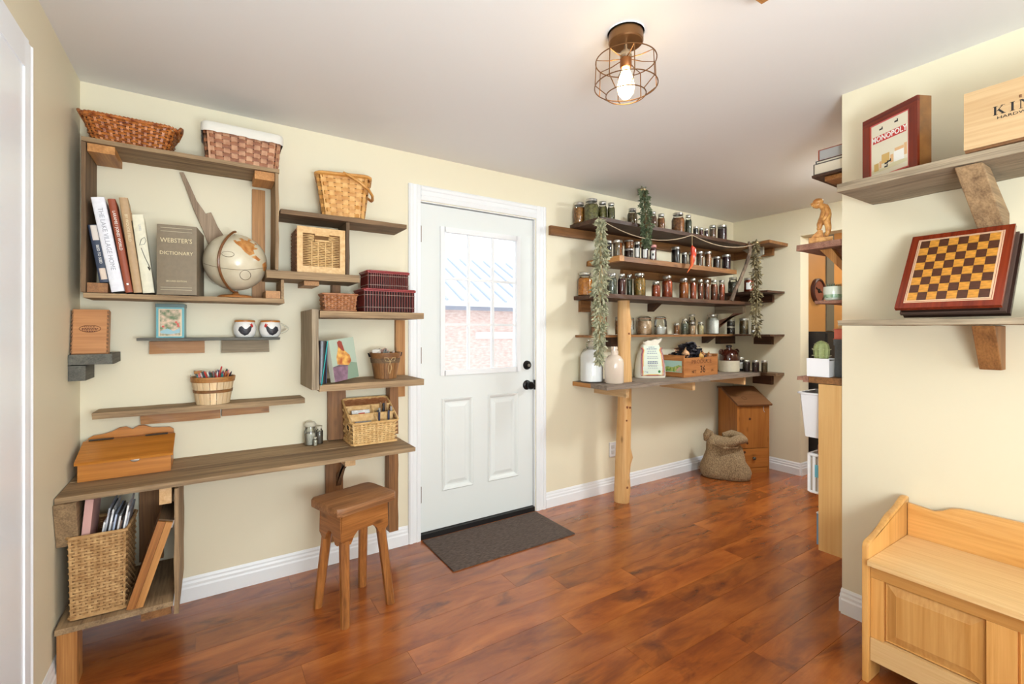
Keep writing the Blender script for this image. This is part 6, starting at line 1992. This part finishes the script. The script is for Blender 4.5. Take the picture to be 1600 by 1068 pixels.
g = thing('carved_figurine', 'carved pale wooden figurine of a stooping man in a cap', 'figurine', (2.512, -1.640, 1.7185), rz=math.radians(112))
CW = corn('carved_limewood', (176, 112, 50), (226, 170, 98), 45, .4, .2)
mb = MB(); mb.box((-.040, -.024, 0), (.058, .024, .027), bev=.004); obj('plinth', mb, CW, g)
mb = MB(); mb.prism([(-.002, .0275), (.050, .0275), (.046, .036), (.018, .066), (.002, .062)], 1, -.016, .016, bev=.003); obj('rock', mb, CW, g)
V = [(-.010, 0, .120), (-.016, 0, .140), (-.018, 0, .160), (-.006, 0, .176), (.010, 0, .186), (.019, 0, .192),
     (-.012, .011, .112), (-.022, .013, .074), (-.019, .013, .040), (-.006, .013, .032),
     (.002, -.010, .112), (.018, -.012, .094), (.013, -.012, .076), (.026, -.012, .068),
     (-.012, .022, .168), (-.020, .027, .142), (-.006, .026, .114), (.0, .024, .104),
     (-.006, -.020, .168), (.002, -.025, .142), (.014, -.022, .118), (.018, -.019, .108)]
E_ = [(0, 1), (1, 2), (2, 3), (3, 4), (4, 5), (0, 6), (6, 7), (7, 8), (8, 9), (0, 10), (10, 11), (11, 12), (12, 13), (2, 14), (14, 15), (15, 16), (16, 17), (2, 18), (18, 19), (19, 20), (20, 21)]
RA = [.021, .024, .024, .019, .011, .010, .017, .013, .010, .009, .016, .013, .010, .009, .011, .0095, .008, .007, .011, .0095, .008, .007]
me = bpy.data.meshes.new('figure_body'); me.from_pydata(V, E_, []); fb = bpy.data.objects.new('figure_body', me); COL.objects.link(fb); fb.parent = g
me.materials.append(CW)
sk = fb.modifiers.new('skin', 'SKIN'); sk.use_smooth_shade = True
if not me.skin_vertices:
    me.attributes.new('skin', 'FLOAT', 'POINT')
for i, v in enumerate(me.skin_vertices[0].data):
    v.radius = (RA[i] * 1.14, RA[i] * 1.14); v.use_root = (i == 0)
fb.modifiers.new('sub', 'SUBSURF').render_levels = 2
dg = bpy.context.evaluated_depsgraph_get()
me2 = bpy.data.meshes.new_from_object(fb.evaluated_get(dg))
fb.modifiers.clear(); fb.data = me2
for p in me2.polygons:
    p.use_smooth = True
mb = MB()
bmesh.ops.create_uvsphere(mb.bm, u_segments=18, v_segments=12, radius=.0205, matrix=Matrix.Translation((.024, 0, .195)) @ Matrix.Diagonal((1.05, .9, 1.1, 1)))
mb.tube([(.042, 0, .196), (.047, 0, .190), (.040, 0, .187)], [.004, .005, .004], 6)
mb.box((.036, -.008, .179), (.042, .008, .181))
for s in (-1, 1):
    mb.tube([(.040, s * .007, .1975), (.0425, s * .007, .1975)], .0022, 5)
    mb.tube([(.020, s * .0175, .199), (.020, s * .0195, .192)], .0035, 5)
obj('head', mb, CW, g, smooth=50)
mb = MB()
bmesh.ops.create_uvsphere(mb.bm, u_segments=18, v_segments=10, radius=.0225, matrix=Matrix.Translation((.021, 0, .204)) @ Matrix.Rotation(.15, 4, 'Y') @ Matrix.Diagonal((1.05, 1.0, .78, 1)))
mb.lathe([(0, .001), (.017, .001), (.017, -.002), (0, -.002)], 16, M=Matrix.Translation((.036, 0, .202)) @ Matrix.Rotation(.25, 4, 'Y') @ Matrix.Diagonal((1, .85, 1, 1)))
obj('cap', mb, CW, g, smooth=50)

g = thing('alcove_shelf', 'small rough shelf holding the green and white planter', 'shelf', (2.8, AY, 1.42))
board('shelf_board', g, 'reddish', (AX + .005, AY + .002, 1.422), (3.2, -1.625, 1.437))
g = thing('planter', 'white and green oval planter with small succulents on the small shelf', 'planter', (2.535, -1.682, 1.4372))
mb = MB(); mb.lathe([(0, 0), (.040, 0), (.046, .01), (.050, .045), (.049, .066), (.044, .066), (.044, .05), (0, .05)], 28, sx=1.25, sy=.9); obj('pot', mb, plain('white_green_glaze', (214, 220, 206), .2), g, smooth=True)
mb = MB(); mb.lathe([(.0475, .012), (.0495, .028)], 28, sx=1.25, sy=.9); obj('green_band', mb, corn('green_glaze', (96, 134, 96), (176, 200, 170), 90, .25, 0), g, smooth=True)
for (x, y, r, c) in ((-.02, .012, .012, (206, 140, 104)), (.012, -.005, .011, (186, 150, 96)), (-.038, .004, .012, (104, 116, 96)), (.032, .008, .012, (110, 122, 90))):
    mb = MB()
    for k in range(9):
        a = 2 * PI * k / 9
        mb.tube([(x, y, .052), (x + r * math.cos(a), y + r * math.sin(a), .068), (x + r * 1.5 * math.cos(a), y + r * 1.5 * math.sin(a), .082)], [.004, .003, .0006], 5)
    obj('succulent', mb, plain('succulent_%d' % c[0], c, .5), g, smooth=True)

g = thing('alcove_shelf', 'thick live edge shelf under the cactus pot at the partition edge', 'shelf', (2.8, AY, 1.03))
board('shelf_board', g, 'brown', (AX, AY + .002, 1.040), (3.3, -1.60, 1.070))
mb = MB(); mb.prism([(AX, 1.041), (AX + .004, 1.070), (3.3, 1.069), (3.3, 1.042)], 1, -1.5995, -1.575); mb.prism([(AX + .004, 1.048), (AX + .010, 1.066), (3.3, 1.066), (3.3, 1.046)], 1, -1.5755, -1.545); obj('bark_edge', mb, 'reddish', g, world=True)
g = thing('cactus_pot', 'small round cactus in a square white pot on the live edge shelf', 'cactus', (2.515, -1.632, 1.0705), rz=math.radians(4))
mb = MB(); mb.prism([(-.046, 0), (.046, 0), (.049, .088), (.042, .088), (.041, .078), (-.041, .078), (-.042, .088), (-.049, .088)], 1, -.048, .048, bev=.0); obj('pot', mb, plain('matt_white_ceramic', (240, 240, 244), .4), g)
part('soil', g, plain('dark_soil', (60, 48, 38), .95), (-.041, -.042, .074), (.041, .042, .079), world=False)
CA = plain('cactus_green', (146, 156, 102), .6, var=.15, scale=60)
mb = MB()
n = 40; prev = None
for (z, r) in ((.078, .024), (.10, .030), (.13, .032), (.15, .029), (.165, .020), (.172, .008), (.174, 0)):
    if r == 0:
        t = mb.bm.verts.new((-.002, .0, z))
        for k in range(n):
            mb.bm.faces.new((prev[k], prev[(k + 1) % n], t))
    else:
        ring = [mb.bm.verts.new((r * (1 + .09 * math.cos(10 * 2 * PI * k / n)) * math.cos(2 * PI * k / n) - .002, r * (1 + .09 * math.cos(10 * 2 * PI * k / n)) * math.sin(2 * PI * k / n), z)) for k in range(n)]
        if prev:
            for k in range(n):
                mb.bm.faces.new((prev[k], prev[(k + 1) % n], ring[(k + 1) % n], ring[k]))
        prev = ring
obj('cactus_body', mb, CA, g, smooth=60)
mb = MB()
for k in range(10):
    a = 2 * PI * k / 10
    for z in (.10, .13, .155):
        r = .034 if z < .15 else .024
        p = Vector((r * math.cos(a) - .002, r * math.sin(a), z))
        for q in range(3):
            d = Vector((math.cos(a + (q - 1) * .7), math.sin(a + (q - 1) * .7), R.uniform(-.3, .8))).normalized()
            mb.tube([p, p + d * .009], [.0007, .0002], 3)
obj('spines', mb, plain('pale_spines', (214, 204, 170), .6), g, kind='stuff')
zz = 1.0705
for (x, w, h, d, c, lab) in ((2.535, .24, .180, .085, (92, 94, 96), 'dark grey storage box behind the cactus pot'), (2.555, .22, .050, .080, (206, 100, 80), 'coral red folded book lying on the dark grey storage box'), (2.575, .20, .040, .072, (206, 166, 112), 'tan book on top of the coral one beyond the partition edge')):
    b = thing('box' if h > .1 else 'book', lab, 'box' if h > .1 else 'book', (x, AY + .004, zz))
    if h > .1:
        part('box_body', b, plain('grey_linen', c, .8, var=.1, scale=90), (0, 0, 0), (w, d - .02, h - .03), world=False)
        part('box_lid', b, plain('grey_linen', c, .8, var=.1, scale=90), (-.003, 0, h - .0295), (w + .003, d - .017, h), world=False)
    else:
        part('pages', b, plain('pages_%d' % c[1], tuple(min(255, v + 20) for v in c), .8), (.003, 0, .003), (w - .003, d - .004, h - .003), world=False, bev=0)
        part('cover', b, plain('cover_%d_%d_%d' % c, c, .6), (0, 0, 0), (w, d, .0028), world=False, bev=0)
        part('cover', b, plain('cover_%d_%d_%d' % c, c, .6), (0, 0, h - .0028), (w, d, h), world=False, bev=0)
    zz += h + .0004

g = thing('pine_shelf_unit', 'tall pine side board of the hanging alcove unit beside the partition', 'shelf unit', (2.7, AY, .24))
part('side_board', g, 'maple', (AX - .006, AY + .002, .245), (AX + .014, -1.648, 1.038))
for z in (.255, .50, .77):
    part('shelf_board', g, 'pine', (AX + .0145, AY + .002, z - .018), (3.2, -1.652, z))
g = thing('storage_bin', 'tapered white plastic bin protruding from the upper pine unit shelf', 'bin', (2.56, -1.64, .771))
mb = MB(); n = 28
P0, P1 = rrect(.17, .15, .02, n), rrect(.20, .185, .02, n)
a = [mb.bm.verts.new((p[0], p[1], 0)) for p in P0]; b = [mb.bm.verts.new((p[0], p[1], .215)) for p in P1]; c = [mb.bm.verts.new((p[0] * .96, p[1] * .96, .215)) for p in P1]; d = [mb.bm.verts.new((p[0] * .95, p[1] * .95, .004)) for p in P0]
mb.bm.faces.new(a[::-1]); mb.bm.faces.new(d)
for A, B in ((a, b), (b, c), (c, d)):
    for k in range(n):
        mb.bm.faces.new((A[k], A[(k + 1) % n], B[(k + 1) % n], B[k]))
obj('bin_body', mb, plain('white_plastic', (232, 232, 236), .35), g, smooth=30)
rim(g, .206, .191, .214, .02, .005, plain('white_plastic', (232, 232, 236), .35))
g = thing('storage_basket', 'white slotted plastic basket on the middle pine unit shelf', 'basket', (2.56, -1.665, .501))
part('inner_box', g, plain('greige_contents', (176, 164, 150), .8), (-.08, -.07, .004), (.08, .066, .17), world=False)
for k in range(7):
    y = -.07 + k * .0228
    part('basket_bar', g, WHITE, (-.086, y, .004), (-.081, y + .012, .185), world=False, bev=0)
    part('basket_bar', g, WHITE, (-.08 + k * .0245, .067, .004), (-.066 + k * .0245, .073, .185), world=False, bev=0)
rim(g, .176, .15, .187, .01, .007, WHITE); rim(g, .174, .148, .006, .01, .006, WHITE, 'base_rim')
part('blue_card', g, plain('sky_blue_card', (110, 186, 206), .5), (-.088, .02, .08), (-.0865, .045, .14), world=False, bev=0)
g = thing('spray_bottle', 'small red bottle on the middle shelf behind the pine side board', 'bottle', (2.50, -1.640, .6955))
ROOT[g.name] = Vector((2.50, -1.64, .6955)); g.location = (2.50, -1.64, .6955)
mb = MB(); mb.lathe([(0, 0), (.016, 0), (.017, .004), (.017, .04), (.008, .05), (.008, .058)], 16); obj('bottle_body', mb, plain('bottle_red', (150, 40, 34), .3), g, smooth=True)
mb = MB(); mb.lathe([(.009, .0585), (.009, .068), (0, .069)], 12); obj('cap', mb, plain('cap_pink', (206, 150, 130), .4), g, smooth=True)
g = thing('paper_carton', 'blue and white carton on the lowest pine unit shelf', 'carton', (2.52, -1.66, .2555))
part('carton_body', g, plain('blue_carton', (120, 160, 190), .5), (-.04, -.06, 0), (.1, .035, .15), world=False)
part('carton_flap', g, WHITE, (-.042, -.061, .1505), (.102, .036, .156), world=False)

# wall clock and dark cabinet in the hall
g = thing('wall_clock', 'round brown wooden wall clock on the orange hall wall', 'clock', (4.80, -.6005, 1.665))
RX = Matrix.Rotation(PI / 2, 4, 'X')
mb = MB(); mb.lathe([(.118, 0), (.118, .026), (.108, .034), (.098, .03), (.098, .020)], 36, M=RX); obj('rim', mb, plain('dark_clock_rim', (66, 34, 28), .35), g, smooth=True)
mb = MB(); mb.lathe([(.098, .021), (0, .021)], 36, M=RX); obj('dial', mb, plain('red_brown_dial', (128, 72, 52), .4), g)
for (a, l) in ((100, .05), (-65, .066)):
    mb = MB(); mb.box((-.006, -.025, 0), (.006, -.0225, l), M=Matrix.Rotation(math.radians(a), 4, 'Y')); obj('hand', mb, BLACK, g)
mb = MB(); mb.lathe([(0, .028), (.02, .026), (.022, .0215)], 14, M=RX); obj('boss', mb, BLACK, g, smooth=True)
g = thing('dark_cabinet', 'tall black cabinet against the orange hall wall below the clock', 'cabinet', (5.2, -.69, 0))
BKC = plain('black_cabinet', (30, 27, 26), .45)
part('carcass', g, BKC, (-.58, -.06, .04), (.75, .085, 1.285), world=False)
part('plinth', g, BKC, (-.57, -.05, 0), (.74, .08, .039), world=False)
for k in range(3):
    d_ = part('door', g, BKC, (-.575 + k * .44, -.078, .06), (-.145 + k * .44, -.0605, 1.27), world=False)
    mb = MB(); mb.tube([(-.17 + k * .44, -.082, .72), (-.17 + k * .44, -.095, .73), (-.17 + k * .44, -.095, .80), (-.17 + k * .44, -.082, .81)], .004, 6); obj('handle', mb, STEEL, d_, smooth=True)
